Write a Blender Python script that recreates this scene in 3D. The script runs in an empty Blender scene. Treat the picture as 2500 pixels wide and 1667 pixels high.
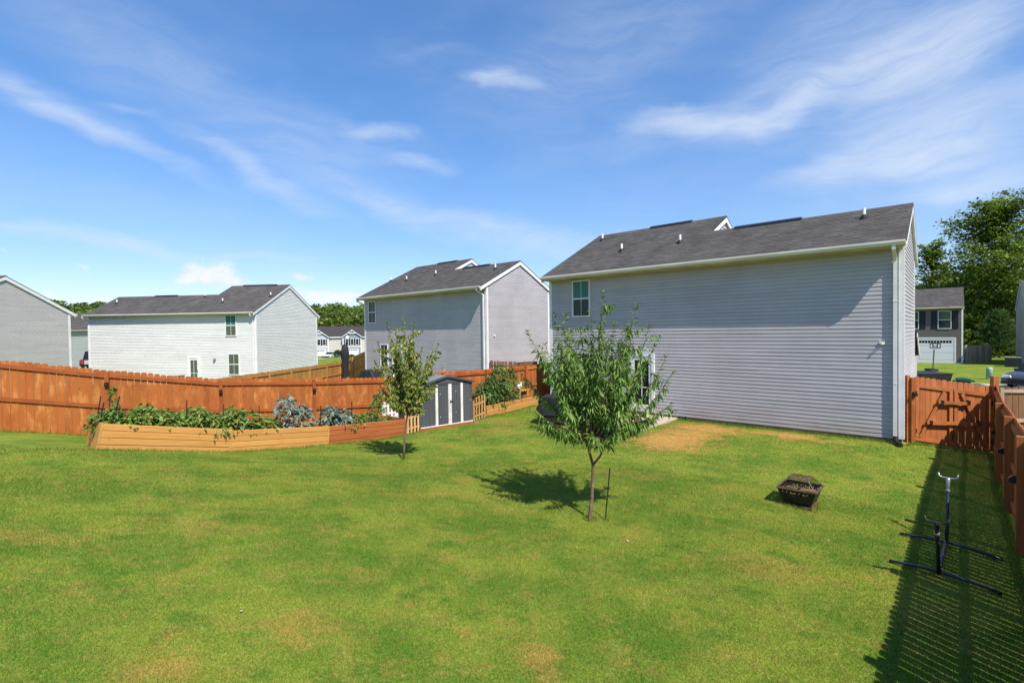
import bpy, math, random
import numpy as np
from mathutils import Vector, Matrix, Euler
random.seed(7); RNG = np.random.default_rng(11)
S = bpy.context.scene; COL = S.collection
R = math.radians
# ------------------------------------------------------------------ camera, sky, sun, exposure
F_PX, PITCH, ROLL = 1218.56, 0.0183, 0.01276          # focal length in photo pixels (2500 wide), tilt down, roll
cam = bpy.data.cameras.new('camera'); cam.sensor_fit = 'HORIZONTAL'; cam.sensor_width = 36
cam.lens = 36*F_PX/2500; cam.clip_start = .05; cam.clip_end = 3000
camo = bpy.data.objects.new('camera', cam); COL.objects.link(camo)
camo.matrix_world = Matrix.Rotation(math.pi/2-PITCH, 4, 'X') @ Matrix.Rotation(-ROLL, 4, 'Z')
S.camera = camo
LIGHT = Vector((-.3998, .726, -1.0)).normalized()        # direction the sunlight travels
sun = bpy.data.lights.new('sun', 'SUN'); sun.energy = 5.0; sun.angle = R(.45); sun.color = (1, .93, .82)
suno = bpy.data.objects.new('sun', sun); COL.objects.link(suno)
suno.rotation_euler = LIGHT.to_track_quat('-Z', 'Y').to_euler(); suno.location = (20, -30, 45)
S.view_settings.view_transform = 'Standard'; S.view_settings.look = 'None'
S.view_settings.exposure = 0.52; S.view_settings.gamma = 1; S.view_settings.use_curve_mapping = False
SKY_STRENGTH = .135

def pxdir(u, v):
    x, y = u-1250, 833.5-v
    c, s = math.cos(ROLL), math.sin(ROLL)
    x, y = x*c+y*s, -x*s+y*c
    cp, sp = math.cos(PITCH), math.sin(PITCH)
    return Vector((x/F_PX, cp+y/F_PX*sp, -sp+y/F_PX*cp))
def pt(u, v, Y):
    d = pxdir(u, v); return d*(Y/d.y)

class NT:
    def __init__(s, tree): s.t = tree; s.n = tree.nodes; s.l = tree.links
    def new(s, typ, **kw):
        n = s.n.new(typ)
        for k, v in kw.items(): setattr(n, k, v)
        return n
    def inp(s, sock, v):
        if hasattr(v, 'is_output'): s.l.new(v, sock)
        elif v is not None: sock.default_value = v
    def math(s, op, a, b=None, c=None, clamp=False):
        n = s.new('ShaderNodeMath', operation=op); n.use_clamp = clamp
        s.inp(n.inputs[0], a); s.inp(n.inputs[1], b); s.inp(n.inputs[2], c); return n.outputs[0]
    def vmath(s, op, a, b=None):
        n = s.new('ShaderNodeVectorMath', operation=op); s.inp(n.inputs[0], a); s.inp(n.inputs[1], b)
        return n.outputs['Value'] if op in ('LENGTH', 'DOT_PRODUCT') else n.outputs[0]
    def mix(s, f, a, b, mode='MIX'):
        n = s.new('ShaderNodeMix', data_type='RGBA', blend_type=mode); s.inp(n.inputs[0], f)
        s.inp(n.inputs[6], a if hasattr(a, 'is_output') else (*a[:3], 1)); s.inp(n.inputs[7], b if hasattr(b, 'is_output') else (*b[:3], 1))
        return n.outputs[2]
    def noise(s, vec, scale=5, detail=4, rough=.55, dist=0):
        n = s.new('ShaderNodeTexNoise'); s.inp(n.inputs['Vector'], vec); s.inp(n.inputs['Scale'], scale)
        n.inputs['Detail'].default_value = detail; n.inputs['Roughness'].default_value = rough; n.inputs['Distortion'].default_value = dist
        return n.outputs['Fac']
    def ramp(s, v, a, b, lo=0, hi=1, smooth=True):
        n = s.new('ShaderNodeMapRange'); n.interpolation_type = 'SMOOTHSTEP' if smooth else 'LINEAR'
        s.inp(n.inputs[0], v); s.inp(n.inputs[1], a); s.inp(n.inputs[2], b); s.inp(n.inputs[3], lo); s.inp(n.inputs[4], hi); return n.outputs[0]
    def scale(s, vec, v): return s.vmath('MULTIPLY', vec, v)

# ---- world: Nishita sky with cirrus streaks and a few low cumulus, all given by sky direction
W = bpy.data.worlds.new('World'); S.world = W; W.use_nodes = True
nt = NT(W.node_tree); nt.n.clear()
out = nt.new('ShaderNodeOutputWorld')
sky = nt.new('ShaderNodeTexSky', sky_type='NISHITA'); sky.sun_disc = False
sky.sun_elevation = math.asin(-LIGHT.z); sky.sun_rotation = math.atan2(-LIGHT.x, -LIGHT.y)
sky.air_density = 1.0; sky.dust_density = .3; sky.ozone_density = 2.2; sky.altitude = 200
hs = nt.new('ShaderNodeHueSaturation'); hs.inputs['Saturation'].default_value = 1.42; hs.inputs['Value'].default_value = 1.0
nt.l.new(sky.outputs[0], hs.inputs['Color'])
skyc = nt.mix(1, hs.outputs[0], (1.0, .98, 1.06), 'MULTIPLY')
bg1 = nt.new('ShaderNodeBackground'); nt.l.new(skyc, bg1.inputs[0]); bg1.inputs[1].default_value = SKY_STRENGTH
tc = nt.new('ShaderNodeTexCoord').outputs['Generated']
sep = nt.new('ShaderNodeSeparateXYZ'); nt.l.new(tc, sep.inputs[0])
az = nt.math('ARCTAN2', sep.outputs[0], sep.outputs[1]); el = nt.math('ARCSINE', sep.outputs[2])
cmb = nt.new('ShaderNodeCombineXYZ'); nt.l.new(az, cmb.inputs[0]); nt.l.new(el, cmb.inputs[1])
ae = cmb.outputs[0]
def warp(scl, amp, det):
    n = nt.new('ShaderNodeTexNoise'); nt.l.new(nt.scale(ae, scl), n.inputs['Vector']); n.inputs['Scale'].default_value = 1
    n.inputs['Detail'].default_value = det; n.inputs['Roughness'].default_value = .55
    d = nt.vmath('SUBTRACT', n.outputs['Color'], (.5, .5, .5)); return nt.vmath('ADD', ae, nt.scale(d, amp))
wc = warp((6, 10, 1), (.13, .075, 0), 6)
wk = warp((22, 26, 1), (.05, .05, 0), 5)
def cloud(vec, u, v, ru, rv, rot, dens, inner=0.0):
    d = pxdir(u, v).normalized(); a, e = math.atan2(d.x, d.y), math.asin(d.z)
    k = math.cos(a)**2/F_PX; ke = math.cos(a)/F_PX
    mp = nt.new('ShaderNodeMapping', vector_type='TEXTURE'); nt.l.new(vec, mp.inputs[0])
    mp.inputs['Location'].default_value = (a, e, 0); mp.inputs['Rotation'].default_value = (0, 0, R(rot)); mp.inputs['Scale'].default_value = (ru*k, rv*ke, 1)
    ln = nt.vmath('LENGTH', mp.outputs[0])
    return nt.ramp(ln, 1.0, inner, 0, dens)
cir = None
# u, v, half length, half thickness (photo pixels), tilt, density
for c in [(250, 310, 420, 34, -21, .42), (640, 430, 330, 40, -24, .40), (1010, 520, 330, 60, -16, .42), (1330, 590, 330, 55, -12, .46),
          (130, 235, 330, 60, -14, .34), (330, 262, 80, 16, -5, .2), (1050, 130, 160, 22, 2, .16), (1220, 196, 130, 26, -3, .62), (930, 315, 140, 32, 3, .6), (1030, 392, 105, 24, -4, .42),
          (230, 585, 420, 30, -6, .5), (600, 625, 260, 14, -4, .3), (300, 120, 420, 110, -8, .24), (700, 330, 500, 130, -12, .22), (1500, 120, 500, 160, 10, .2),
          (1700, 292, 270, 50, -8, .75), (1960, 240, 330, 62, 14, .55), (2240, 140, 260, 110, 24, .8), (2420, 60, 260, 110, 30, .42),
          (2330, 335, 560, 130, 8, .8), (2120, 400, 380, 70, 6, .5), (2380, 440, 340, 42, 4, .7), (2060, 150, 520, 190, 14, .42), (2250, 230, 420, 160, 16, .35), (1750, 300, 420, 80, 4, .25)]:
    m = cloud(wc, *c)
    cir = m if cir is None else nt.math('ADD', cir, m)
st = nt.noise(nt.scale(warp((3, 5, 1), (.25, .16, 0), 3), (5, 24, 1)), 1, 7, .66)
st2 = nt.noise(nt.scale(ae, (1.6, 4, 1)), 1, 4, .55)
veil = nt.math('MULTIPLY', nt.ramp(st2, .35, .75), .16)
cir = nt.math('MULTIPLY', nt.math('ADD', cir, veil), nt.ramp(st, .28, .72, .45, 1.25))
cum = None
for c in [(520, 668, 115, 44, -6, 1.5), (470, 676, 70, 30, 0, 1.3), (560, 690, 80, 26, 0, 1.2), (735, 678, 55, 20, 0, .9), (672, 690, 34, 14, 0, .9), (800, 725, 110, 30, -4, 1.5), (860, 738, 70, 28, 0, 1.3),
          (130, 722, 44, 24, -10, 1.1), (240, 736, 52, 20, 0, 1.2), (205, 648, 34, 11, -8, .8), (85, 702, 22, 8, -8, .7), (2, 607, 14, 12, 0, .7), (1180, 740, 160, 26, 0, .9)]:
    m = cloud(wk, *c, inner=.12); cum = m if cum is None else nt.math('MAXIMUM', cum, m)
cum = nt.math('MULTIPLY', cum, nt.ramp(nt.noise(nt.scale(ae, (38, 60, 1)), 1, 6, .62), .28, .62, .45, 1.0))
cum = nt.math('MULTIPLY', cum, .74, clamp=True)
hz = nt.ramp(el, .0, .50, .46, .20)                     # pale air towards the horizon, all round
cir = nt.math('MULTIPLY', nt.math('SUBTRACT', 1.0, nt.math('POWER', 2.718, nt.math('MULTIPLY', cir, -1.15))), .86)
fac = nt.math('MAXIMUM', nt.math('MAXIMUM', cir, cum), 0, clamp=True)
bgh = nt.new('ShaderNodeBackground'); bgh.inputs[0].default_value = (.55, .67, .92, 1); bgh.inputs[1].default_value = .60
bg2 = nt.new('ShaderNodeBackground'); bg2.inputs[1].default_value = .70
nt.l.new(nt.mix(nt.ramp(cum, .2, .8), (.80, .88, 1.0), (.96, .97, 1.0)), bg2.inputs[0])
ms0 = nt.new('ShaderNodeMixShader'); nt.l.new(hz, ms0.inputs[0]); nt.l.new(bg1.outputs[0], ms0.inputs[1]); nt.l.new(bgh.outputs[0], ms0.inputs[2])
ms = nt.new('ShaderNodeMixShader'); nt.l.new(fac, ms.inputs[0]); nt.l.new(ms0.outputs[0], ms.inputs[1]); nt.l.new(bg2.outputs[0], ms.inputs[2])
nt.l.new(ms.outputs[0], out.inputs[0])

# ------------------------------------------------------------------ helpers
def tag(o, label=None, cat=None, group=None, kind=None):
    if label: o['label'] = label
    if cat: o['category'] = cat
    if group: o['group'] = group
    if kind: o['kind'] = kind
    return o
def empty(name, loc=(0, 0, 0), rz=0, label=None, cat=None, group=None):
    o = bpy.data.objects.new(name, None); o.empty_display_size = .2; COL.objects.link(o)
    o.location = loc; o.rotation_euler = (0, 0, rz); return tag(o, label, cat, group)
def link(name, me, parent=None, mtx=None, kind=None):
    o = bpy.data.objects.new(name, me); COL.objects.link(o)
    if parent: o.parent = parent
    if mtx is not None: o.matrix_basis = mtx
    if kind: o['kind'] = kind
    return o
def np_mesh(name, V, faces, m=None, smooth=False):
    """V: (N,3); faces: list of int arrays (M,k)"""
    me = bpy.data.meshes.new(name); V = np.asarray(V, np.float32)
    me.vertices.add(len(V)); me.vertices.foreach_set('co', V.ravel())
    tot = [np.full(len(f), f.shape[1], np.int32) for f in faces]; tot = np.concatenate(tot)
    idx = np.concatenate([np.asarray(f, np.int32).ravel() for f in faces])
    me.loops.add(len(idx)); me.loops.foreach_set('vertex_index', idx)
    me.polygons.add(len(tot)); st = np.concatenate([[0], np.cumsum(tot)[:-1]]).astype(np.int32)
    me.polygons.foreach_set('loop_start', st); me.polygons.foreach_set('loop_total', tot)
    if smooth: me.polygons.foreach_set('use_smooth', np.ones(len(tot), bool))
    me.update(calc_edges=True)
    if m: me.materials.append(m)
    return me
class MB:
    def __init__(s): s.v = []; s.f = []
    def add(s, vs, fs):
        b = len(s.v); s.v += [tuple(v) for v in vs]; s.f += [tuple(b+i for i in f) for f in fs]; return s
    def box(s, x0, x1, y0, y1, z0, z1):
        return s.add([(x0,y0,z0),(x1,y0,z0),(x1,y1,z0),(x0,y1,z0),(x0,y0,z1),(x1,y0,z1),(x1,y1,z1),(x0,y1,z1)],
                     [(0,3,2,1),(4,5,6,7),(0,1,5,4),(1,2,6,5),(2,3,7,6),(3,0,4,7)])
    def beam(s, p, q, w, h, up=(0,0,1)):
        p, q = Vector(p), Vector(q); d = (q-p).normalized(); up = Vector(up)
        if abs(d.dot(up)) > .98: up = Vector((0,1,0))
        a = d.cross(up).normalized()*w/2; b = a.cross(d).normalized()*h/2
        return s.add([p-a-b, p+a-b, p+a+b, p-a+b, q-a-b, q+a-b, q+a+b, q-a+b], [(0,1,2,3),(7,6,5,4),(0,4,5,1),(1,5,6,2),(2,6,7,3),(3,7,4,0)])
    def tube(s, pts, rad, n=8, cap=True):
        pts = [Vector(p) for p in pts]; N = len(pts)
        if not hasattr(rad, '__len__'): rad = [rad]*N
        b0 = len(s.v); ref = None; vs = []; fs = []
        for i, p in enumerate(pts):
            d = (pts[min(i+1, N-1)]-pts[max(i-1, 0)]).normalized()
            if ref is None: ref = Vector((1,0,0)) if abs(d.x) < .8 else Vector((0,1,0))
            a = (ref-d*ref.dot(d)).normalized(); ref = a; b = d.cross(a)
            for k in range(n):
                t = 2*math.pi*k/n; vs.append(p+(a*math.cos(t)+b*math.sin(t))*rad[i])
        for i in range(N-1):
            for k in range(n):
                fs.append((i*n+k, i*n+(k+1)%n, (i+1)*n+(k+1)%n, (i+1)*n+k))
        if cap: fs += [tuple(range(n-1,-1,-1)), tuple((N-1)*n+k for k in range(n))]
        return s.add(vs, fs)
    def prism(s, poly, vec):
        n = len(poly); vec = Vector(vec); vs = [Vector(p) for p in poly]; vs += [p+vec for p in vs[:n]]
        nrm = Vector((0,0,0))
        for i in range(n):
            a, b = vs[i], vs[(i+1)%n]; nrm += a.cross(b)
        flip = nrm.dot(vec) < 0
        fs = [tuple(range(n-1,-1,-1)), tuple(range(n,2*n))]+[(i,(i+1)%n,n+(i+1)%n,n+i) for i in range(n)]
        if flip: fs = [f[::-1] for f in fs]
        return s.add(vs, fs)
    def lathe(s, prof, n=16, c=(0,0,0)):
        vs = []; fs = []
        for r, z in prof:
            for k in range(n):
                t = 2*math.pi*k/n; vs.append((c[0]+r*math.cos(t), c[1]+r*math.sin(t), c[2]+z))
        for i in range(len(prof)-1):
            for k in range(n): fs.append((i*n+k, i*n+(k+1)%n, (i+1)*n+(k+1)%n, (i+1)*n+k))
        fs += [tuple(range(n-1,-1,-1)), tuple((len(prof)-1)*n+k for k in range(n))]
        return s.add(vs, fs)
    def mesh(s, name, m=None, smooth=False):
        me = bpy.data.meshes.new(name); me.from_pydata(s.v, [], s.f); me.update()
        if smooth: me.polygons.foreach_set('use_smooth', [True]*len(me.polygons))
        if m: me.materials.append(m)
        return me
    def build(s, name, m, parent=None, mtx=None, kind=None, smooth=False, bevel=0):
        o = link(name, s.mesh(name, m, smooth), parent, mtx, kind)
        if bevel:
            b = o.modifiers.new('bevel', 'BEVEL'); b.width = bevel; b.segments = 1; b.limit_method = 'ANGLE'; b.angle_limit = R(40)
        return o
def T(x, y, z, rz=0): return Matrix.Translation((x, y, z)) @ Matrix.Rotation(rz, 4, 'Z')

# ------------------------------------------------------------------ materials
MATS = {}
def mat(name, c1, c2=None, ns=(3, 3, 3), nd=4, lo=.35, hi=.65, rough=.7, isl=0, obj=0, bump=0, bs=(40, 40, 40), spec=.3, metal=0, c3=None, n3=(1, 1, 1), lo3=.55, hi3=.75, coord='P', dist=0):
    m = bpy.data.materials.new(name); m.use_nodes = True; n = NT(m.node_tree); b = n.n['Principled BSDF']
    g = n.new('ShaderNodeNewGeometry'); P = g.outputs['Position']
    if coord == 'O': P = n.new('ShaderNodeTexCoord').outputs['Object']
    c = n.mix(0, c1, c1)
    if c2: c = n.mix(n.ramp(n.noise(n.scale(P, ns), 1, nd, .6, dist), lo, hi), c1, c2)
    if c3: c = n.mix(n.ramp(n.noise(n.scale(P, n3), 1, 5, .65), lo3, hi3), c, c3)
    if isl or obj:
        r = g.outputs['Random Per Island'] if isl else n.new('ShaderNodeObjectInfo').outputs['Random']
        a = isl or obj; f = n.ramp(r, 0, 1, 1-a, 1+a, False)
        cc = n.new('ShaderNodeCombineXYZ'); [n.l.new(f, cc.inputs[i]) for i in range(3)]
        c = n.mix(1, c, cc.outputs[0], 'MULTIPLY')
    n.l.new(c, b.inputs['Base Color']); b.inputs['Roughness'].default_value = rough; b.inputs['Metallic'].default_value = metal
    b.inputs['Specular IOR Level'].default_value = spec
    if bump:
        bn = n.new('ShaderNodeBump'); bn.inputs['Strength'].default_value = bump; bn.inputs['Distance'].default_value = .02
        n.l.new(n.noise(n.scale(P, bs), 1, 3), bn.inputs['Height']); n.l.new(bn.outputs[0], b.inputs['Normal'])
    MATS[name] = m; return m
def leafmat(name, cols, trans=.3, rough=.5, spec=.35, big=(.8, .8, .8), bamp=.25, objinfo=False):
    """leaf colours spread over the single leaves; light comes through"""
    m = bpy.data.materials.new(name); m.use_nodes = True; n = NT(m.node_tree); b = n.n['Principled BSDF']; o = n.n['Material Output']
    g = n.new('ShaderNodeNewGeometry'); r = n.new('ShaderNodeObjectInfo').outputs['Random'] if objinfo else g.outputs['Random Per Island']
    cr = n.new('ShaderNodeValToRGB'); e = cr.color_ramp.elements
    while len(e) < len(cols): e.new(.5)
    for i, c in enumerate(cols): e[i].position = i/(len(cols)-1); e[i].color = (*c, 1)
    n.l.new(r, cr.inputs[0])
    f = n.ramp(n.noise(n.scale(g.outputs['Position'], big), 1, 3), .3, .7, 1-bamp, 1+bamp)
    cc = n.new('ShaderNodeCombineXYZ'); [n.l.new(f, cc.inputs[i]) for i in range(3)]
    c = n.mix(1, cr.outputs[0], cc.outputs[0], 'MULTIPLY')
    n.l.new(c, b.inputs['Base Color']); b.inputs['Roughness'].default_value = rough; b.inputs['Specular IOR Level'].default_value = spec
    t = n.new('ShaderNodeBsdfTranslucent'); n.l.new(n.mix(1, c, (1.5, 1.6, .7), 'MULTIPLY'), t.inputs[0])
    mx = n.new('ShaderNodeMixShader'); mx.inputs[0].default_value = trans
    n.l.new(b.outputs[0], mx.inputs[1]); n.l.new(t.outputs[0], mx.inputs[2]); n.l.new(mx.outputs[0], o.inputs[0])
    MATS[name] = m; return m

def siding(name, c, v=.04):
    return mat(name, c, tuple(x*.93 for x in c), ns=(.5, .5, 2.5), nd=3, rough=.5, obj=v, spec=.35)
SID_GREY = siding('siding grey', (.402, .383, .405), .03); SID_LIGHT = siding('siding light grey', (.56, .545, .55)); SID_WHITE = siding('siding white', (.62, .62, .61))
SID_PALE = siding('siding pale', (.44, .425, .41)); SID_SAGE = siding('siding sage grey', (.36, .38, .37)); SID_BROWN = siding('siding brown', (.135, .115, .10)); SID_TAUPE = siding('siding taupe', (.50, .47, .44)); SID_BLUE = siding('siding blue grey', (.17, .21, .27))
_n = NT(SID_GREY.node_tree); _b = _n.n['Principled BSDF']; _c = _b.inputs['Base Color'].links[0].from_socket      # red clay splashed up the lowest boards
_P = _n.new('ShaderNodeNewGeometry').outputs['Position']; _s = _n.new('ShaderNodeSeparateXYZ'); _n.l.new(_P, _s.inputs[0])
_f = _n.math('MULTIPLY', _n.ramp(_s.outputs[2], -2.45, -3.0), _n.ramp(_n.noise(_n.scale(_P, (1.3, 1.3, 2)), 1, 5, .7), .35, .75, .05, .55))
_c2 = _n.mix(_f, _c, (.36, .23, .15)); _w = _n.ramp(_n.noise(_n.scale(_P, (.7, .7, .25)), 1, 4, .6), .3, .7, .93, 1.05); _cc = _n.new('ShaderNodeCombineXYZ'); [_n.l.new(_w, _cc.inputs[i]) for i in range(3)]
_n.l.new(_n.mix(1, _c2, _cc.outputs[0], 'MULTIPLY'), _b.inputs['Base Color'])
WHITE = mat('white trim', (.70, .70, .70), (.62, .62, .62), ns=(2, 2, 2), rough=.45)
GUT = mat('gutter', (.66, .64, .60), (.55, .53, .48), ns=(.6, .6, 3), rough=.4)
SOFFIT = mat('soffit', (.52, .44, .30), (.40, .33, .20), ns=(1.5, 1.5, 1.5), rough=.7)
FOUND = mat('foundation', (.20, .13, .08), (.28, .20, .13), ns=(2, 2, 5), rough=.9, bump=.3)
SHINGLE = mat('shingle', (.076, .071, .068), (.094, .088, .085), ns=(1.2, 1.2, 1.2), rough=.95, isl=.15, bump=.35, bs=(60, 60, 60), spec=.1, c3=(.112, .105, .101), n3=(.5, .5, .5))
SHINGLE_O = mat('shingle single', (.076, .071, .068), (.094, .088, .085), ns=(1.2, 1.2, 1.2), rough=.95, obj=.15, bump=.35, bs=(60, 60, 60), spec=.1, c3=(.112, .105, .101), n3=(.5, .5, .5))
ROOFD = mat('roof underlay', (.05, .047, .05), rough=.95, spec=.1)
BLACK = mat('black plastic', (.012, .012, .014), (.02, .02, .022), rough=.45)
BLACKCLOTH = mat('black cover cloth', (.012, .012, .014), (.022, .022, .026), ns=(6, 6, 2), rough=.65, bump=.6, bs=(9, 9, 3))
PVC = mat('white pipe', (.75, .75, .75), rough=.4)
STAIN = mat('stained wood', (.315, .088, .016), (.46, .185, .048), ns=(6, 6, 2.0), nd=5, lo=.48, hi=.74, rough=.75, obj=.13, bump=.25, bs=(60, 60, 4), c3=(.255, .064, .011), n3=(2.2, 2.2, .9), lo3=.52, hi3=.72)
STAINF = mat('stained rail', (.30, .078, .015), (.24, .058, .011), ns=(3, 3, 3), nd=4, rough=.7, obj=.06, bump=.2, bs=(8, 8, 60))
STAIND = mat('stained wood dark', (.31, .09, .022), (.39, .13, .034), ns=(7, 7, 1.6), rough=.75, obj=.12, bump=.2, bs=(60, 60, 4), c3=(.20, .05, .014), n3=(2, 2, 1))
STAINP = mat('stained post', (.30, .085, .022), (.37, .115, .03), ns=(9, 9, 1.2), rough=.7, obj=.05, bump=.2, bs=(50, 50, 3))
TAN = mat('new pine fence', (.33, .155, .035), (.40, .21, .06), ns=(6, 6, .8), nd=5, rough=.8, isl=.16, bump=.2, bs=(50, 50, 3), c3=(.30, .15, .04), n3=(1.5, 1.5, .6))
TANP = mat('pine post', (.33, .15, .045), (.42, .21, .07), ns=(6, 6, 1), rough=.8, obj=.08)
GREYWOOD = mat('weathered fence', (.28, .21, .15), (.36, .28, .205), ns=(5, 5, .7), rough=.9, isl=.2)
DKWOOD = mat('dark fence', (.13, .065, .035), (.19, .10, .05), ns=(5, 5, .8), rough=.85, isl=.18)
def boardmat(name, a, b, k):
    """sawn board: long grain along the board with a few knots"""
    m = bpy.data.materials.new(name); m.use_nodes = True; n = NT(m.node_tree); bs = n.n['Principled BSDF']
    tc = n.new('ShaderNodeTexCoord').outputs['Object']; r = n.new('ShaderNodeObjectInfo').outputs['Random']
    off = n.new('ShaderNodeCombineXYZ'); n.l.new(n.math('MULTIPLY', r, 37), off.inputs[0]); n.l.new(n.math('MULTIPLY', r, 11), off.inputs[2])
    P = n.vmath('ADD', tc, off.outputs[0])
    w = n.noise(n.scale(P, (.9, 3, 9)), 1, 3, .5)
    g = n.math('SINE', n.math('MULTIPLY', n.math('ADD', n.math('MULTIPLY', w, 3.0), n.vmath('DOT_PRODUCT', P, (0, 0, 3))), 7))
    c = n.mix(n.ramp(g, -.2, 1.2, 0, .55), a, b)
    c = n.mix(n.ramp(n.noise(n.scale(P, (1.2, 1, 10)), 1, 4), .5, .8, 0, .6), c, tuple(.5*(x+y) for x, y in zip(a, b)))
    v = n.new('ShaderNodeTexVoronoi'); n.l.new(n.scale(P, (2.2, 1, 7)), v.inputs['Vector']); v.inputs['Scale'].default_value = 1
    c = n.mix(n.ramp(v.outputs['Distance'], .10, .03), c, k)
    f = n.ramp(r, 0, 1, .88, 1.1, False); cc = n.new('ShaderNodeCombineXYZ'); [n.l.new(f, cc.inputs[i]) for i in range(3)]
    n.l.new(n.mix(1, c, cc.outputs[0], 'MULTIPLY'), bs.inputs['Base Color']); bs.inputs['Roughness'].default_value = .75; bs.inputs['Specular IOR Level'].default_value = .25
    return m
PINE = boardmat('pine board', (.46, .235, .065), (.38, .17, .04), (.22, .085, .025))
REDBOARD = boardmat('red stained board', (.32, .10, .028), (.24, .066, .017), (.15, .04, .015))
SOIL = mat('garden soil', (.07, .04, .022), (.12, .07, .04), ns=(8, 8, 8), rough=.95, bump=.6)
CONC = mat('concrete', (.50, .42, .32), (.42, .35, .27), ns=(1.5, 1.5, 1.5), rough=.85, bump=.15)
ROAD = mat('street concrete', (.42, .36, .31), (.36, .31, .27), ns=(1, 1, 1), rough=.85)
SHED_D = mat('shed dark grey metal', (.075, .078, .088), (.095, .098, .108), ns=(2, 2, .6), rough=.45, metal=.2)
SHED_R = mat('shed roof metal', (.17, .185, .215), (.14, .15, .175), ns=(2, 2, 2), rough=.4, metal=.3)
BLUESTEEL = mat('dark blue steel', (.010, .014, .030), (.015, .02, .04), rough=.35, spec=.5)
SILVER = mat('grey steel', (.35, .36, .40), rough=.35, metal=.6)
IRON = mat('black iron', (.012, .011, .011), (.03, .02, .016), ns=(8, 8, 8), rough=.5)
RUST = mat('rusty rim', (.16, .11, .085), (.10, .05, .03), ns=(9, 9, 9), rough=.6, metal=.3)
ASH = mat('fire pit litter', (.16, .10, .05), (.30, .22, .11), ns=(30, 30, 30), rough=.95, bump=.8)
BARK = mat('tree bark', (.20, .125, .085), (.11, .065, .045), ns=(40, 40, 9), rough=.9, bump=.6, bs=(70, 70, 20), c3=(.30, .22, .16), n3=(12, 12, 5))
BARKD = mat('dark bark', (.075, .055, .04), (.12, .09, .065), ns=(6, 6, 2), rough=.9, bump=.4)
STEMG = mat('green stem', (.10, .13, .03), (.14, .10, .04), rough=.6)
def glass(name, c):
    m = mat(name, c, rough=.05, spec=.25); return m
GLASS = glass('window glass', (.012, .035, .032)); GLASS2 = glass('dark glass', (.01, .012, .014)); BLIND = glass('blind behind glass', (.075, .095, .065)); GLASST = glass('teal glass', (.035, .14, .12))
# ------------------------------------------------------------------ terrain
CP = np.array([(-12.5,12.2,-2.28),(-10.9,13.4,-2.67),(-8.67,14.8,-3.06),(-6.44,16.15,-3.2),(-4.19,17.5,-3.3),(-1.06,19.9,-3.25),(.55,21.8,-3.25),
 (-8.69,10.4,-2.34),(-6.99,12.3,-2.86),(-5.17,14,-3.09),(-3.43,15.6,-3.2),(-2.96,15.9,-3.12),(-1.4,17.2,-3.12),(-.95,18.3,-3.08),(.95,20.9,-3.08),
 (10.6,13.5,-3.2),(6,17.6,-3.16),(1.68,21.4,-3.16),(4,15.5,-3.14),(11,13.7,-3.2),(13.1,13.5,-3.48),(11.35,11.58,-3.66),(9.6,9.65,-3.62),(7.86,7.73,-3.58),(6.1,5.8,-3.55),(4.2,3.7,-3.5),
 (5.5,9.6,-3.4),(1.29,8.45,-3.2),(-2.7,12,-3.05),(-6,9,-2.62),(-5,5,-2.7),(-2,4,-3.0),(1,4,-3.3),(-9,7,-2.2),(-14,10,-1.9),(-16,15,-2.6),(2,12.5,-3.17),
 (-1.3,26.7,-2.95),(-10,34.4,-3.05),(-9,28,-3.1),(-14.5,27.7,-3.9),(-13.7,39.8,-4.05),(-18.8,36.8,-3.75),(-17,30,-3.9),(-31,37,-3.7),(-29,33,-3.6),(-35,25,-3.2),(-25,27,-3.4),(-20,20,-3.1),
 (16,16,-3.5),(20,20,-3.5),(27,27,-3.55),(33,34,-3.6),(43,45,-3.5),(50,50,-3.5),(14,24,-3.4),(20,35,-3.5),(0,40,-3.5),(-40,60,-4.4),(-50,140,-5.8),(-20,80,-4.8),(30,90,-4),(80,60,-3.6),(-80,60,-4),
 (12,4,-3.6),(20,5,-3.8),(0,-10,-3.3),(-20,-10,-2),(30,-20,-3.8),(-150,0,-3),(150,0,-4),(0,-150,-3),(150,150,-4),(-150,150,-5.8),(0,180,-5.8),(0,320,-6),(-300,300,-6),(300,300,-5)], float)
def _phi(d): return np.sqrt(d*d+.6)
_A = _phi(np.linalg.norm(CP[:, None, :2]-CP[None, :, :2], axis=2)); _n = len(CP)
_W = np.linalg.solve(_A-np.eye(_n)*.05, CP[:, 2]-(-3.4))
def Gn(x, y):
    x = np.asarray(x, float); y = np.asarray(y, float); z = np.full(x.shape, -3.4)
    for i in range(_n): z += _W[i]*_phi(np.hypot(x-CP[i, 0], y-CP[i, 1]))
    return z
def G(x, y): return float(Gn(np.array([x]), np.array([y]))[0])
xs = np.concatenate([np.linspace(-900, -60, 22)[:-1], np.arange(-60, -18, 3.), np.arange(-18, 18, .4), np.arange(18, 60, 3.), np.linspace(60, 900, 22)])
ys = np.concatenate([np.linspace(-900, -8, 16)[:-1], np.arange(-8, 26, .4), np.arange(26, 60, 2.), np.linspace(60, 1500, 26)])
XX, YY = np.meshgrid(xs, ys); far = np.clip((np.hypot(XX, YY)-200)/300, 0, 1)
ZZ = Gn(np.clip(XX, -330, 330), np.clip(YY, -250, 360))*(1-far)-6*far
nx, ny = len(xs), len(ys); ii = np.arange(nx*ny).reshape(ny, nx)
quads = np.stack([ii[:-1, :-1], ii[:-1, 1:], ii[1:, 1:], ii[1:, :-1]], -1).reshape(-1, 4)

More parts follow.
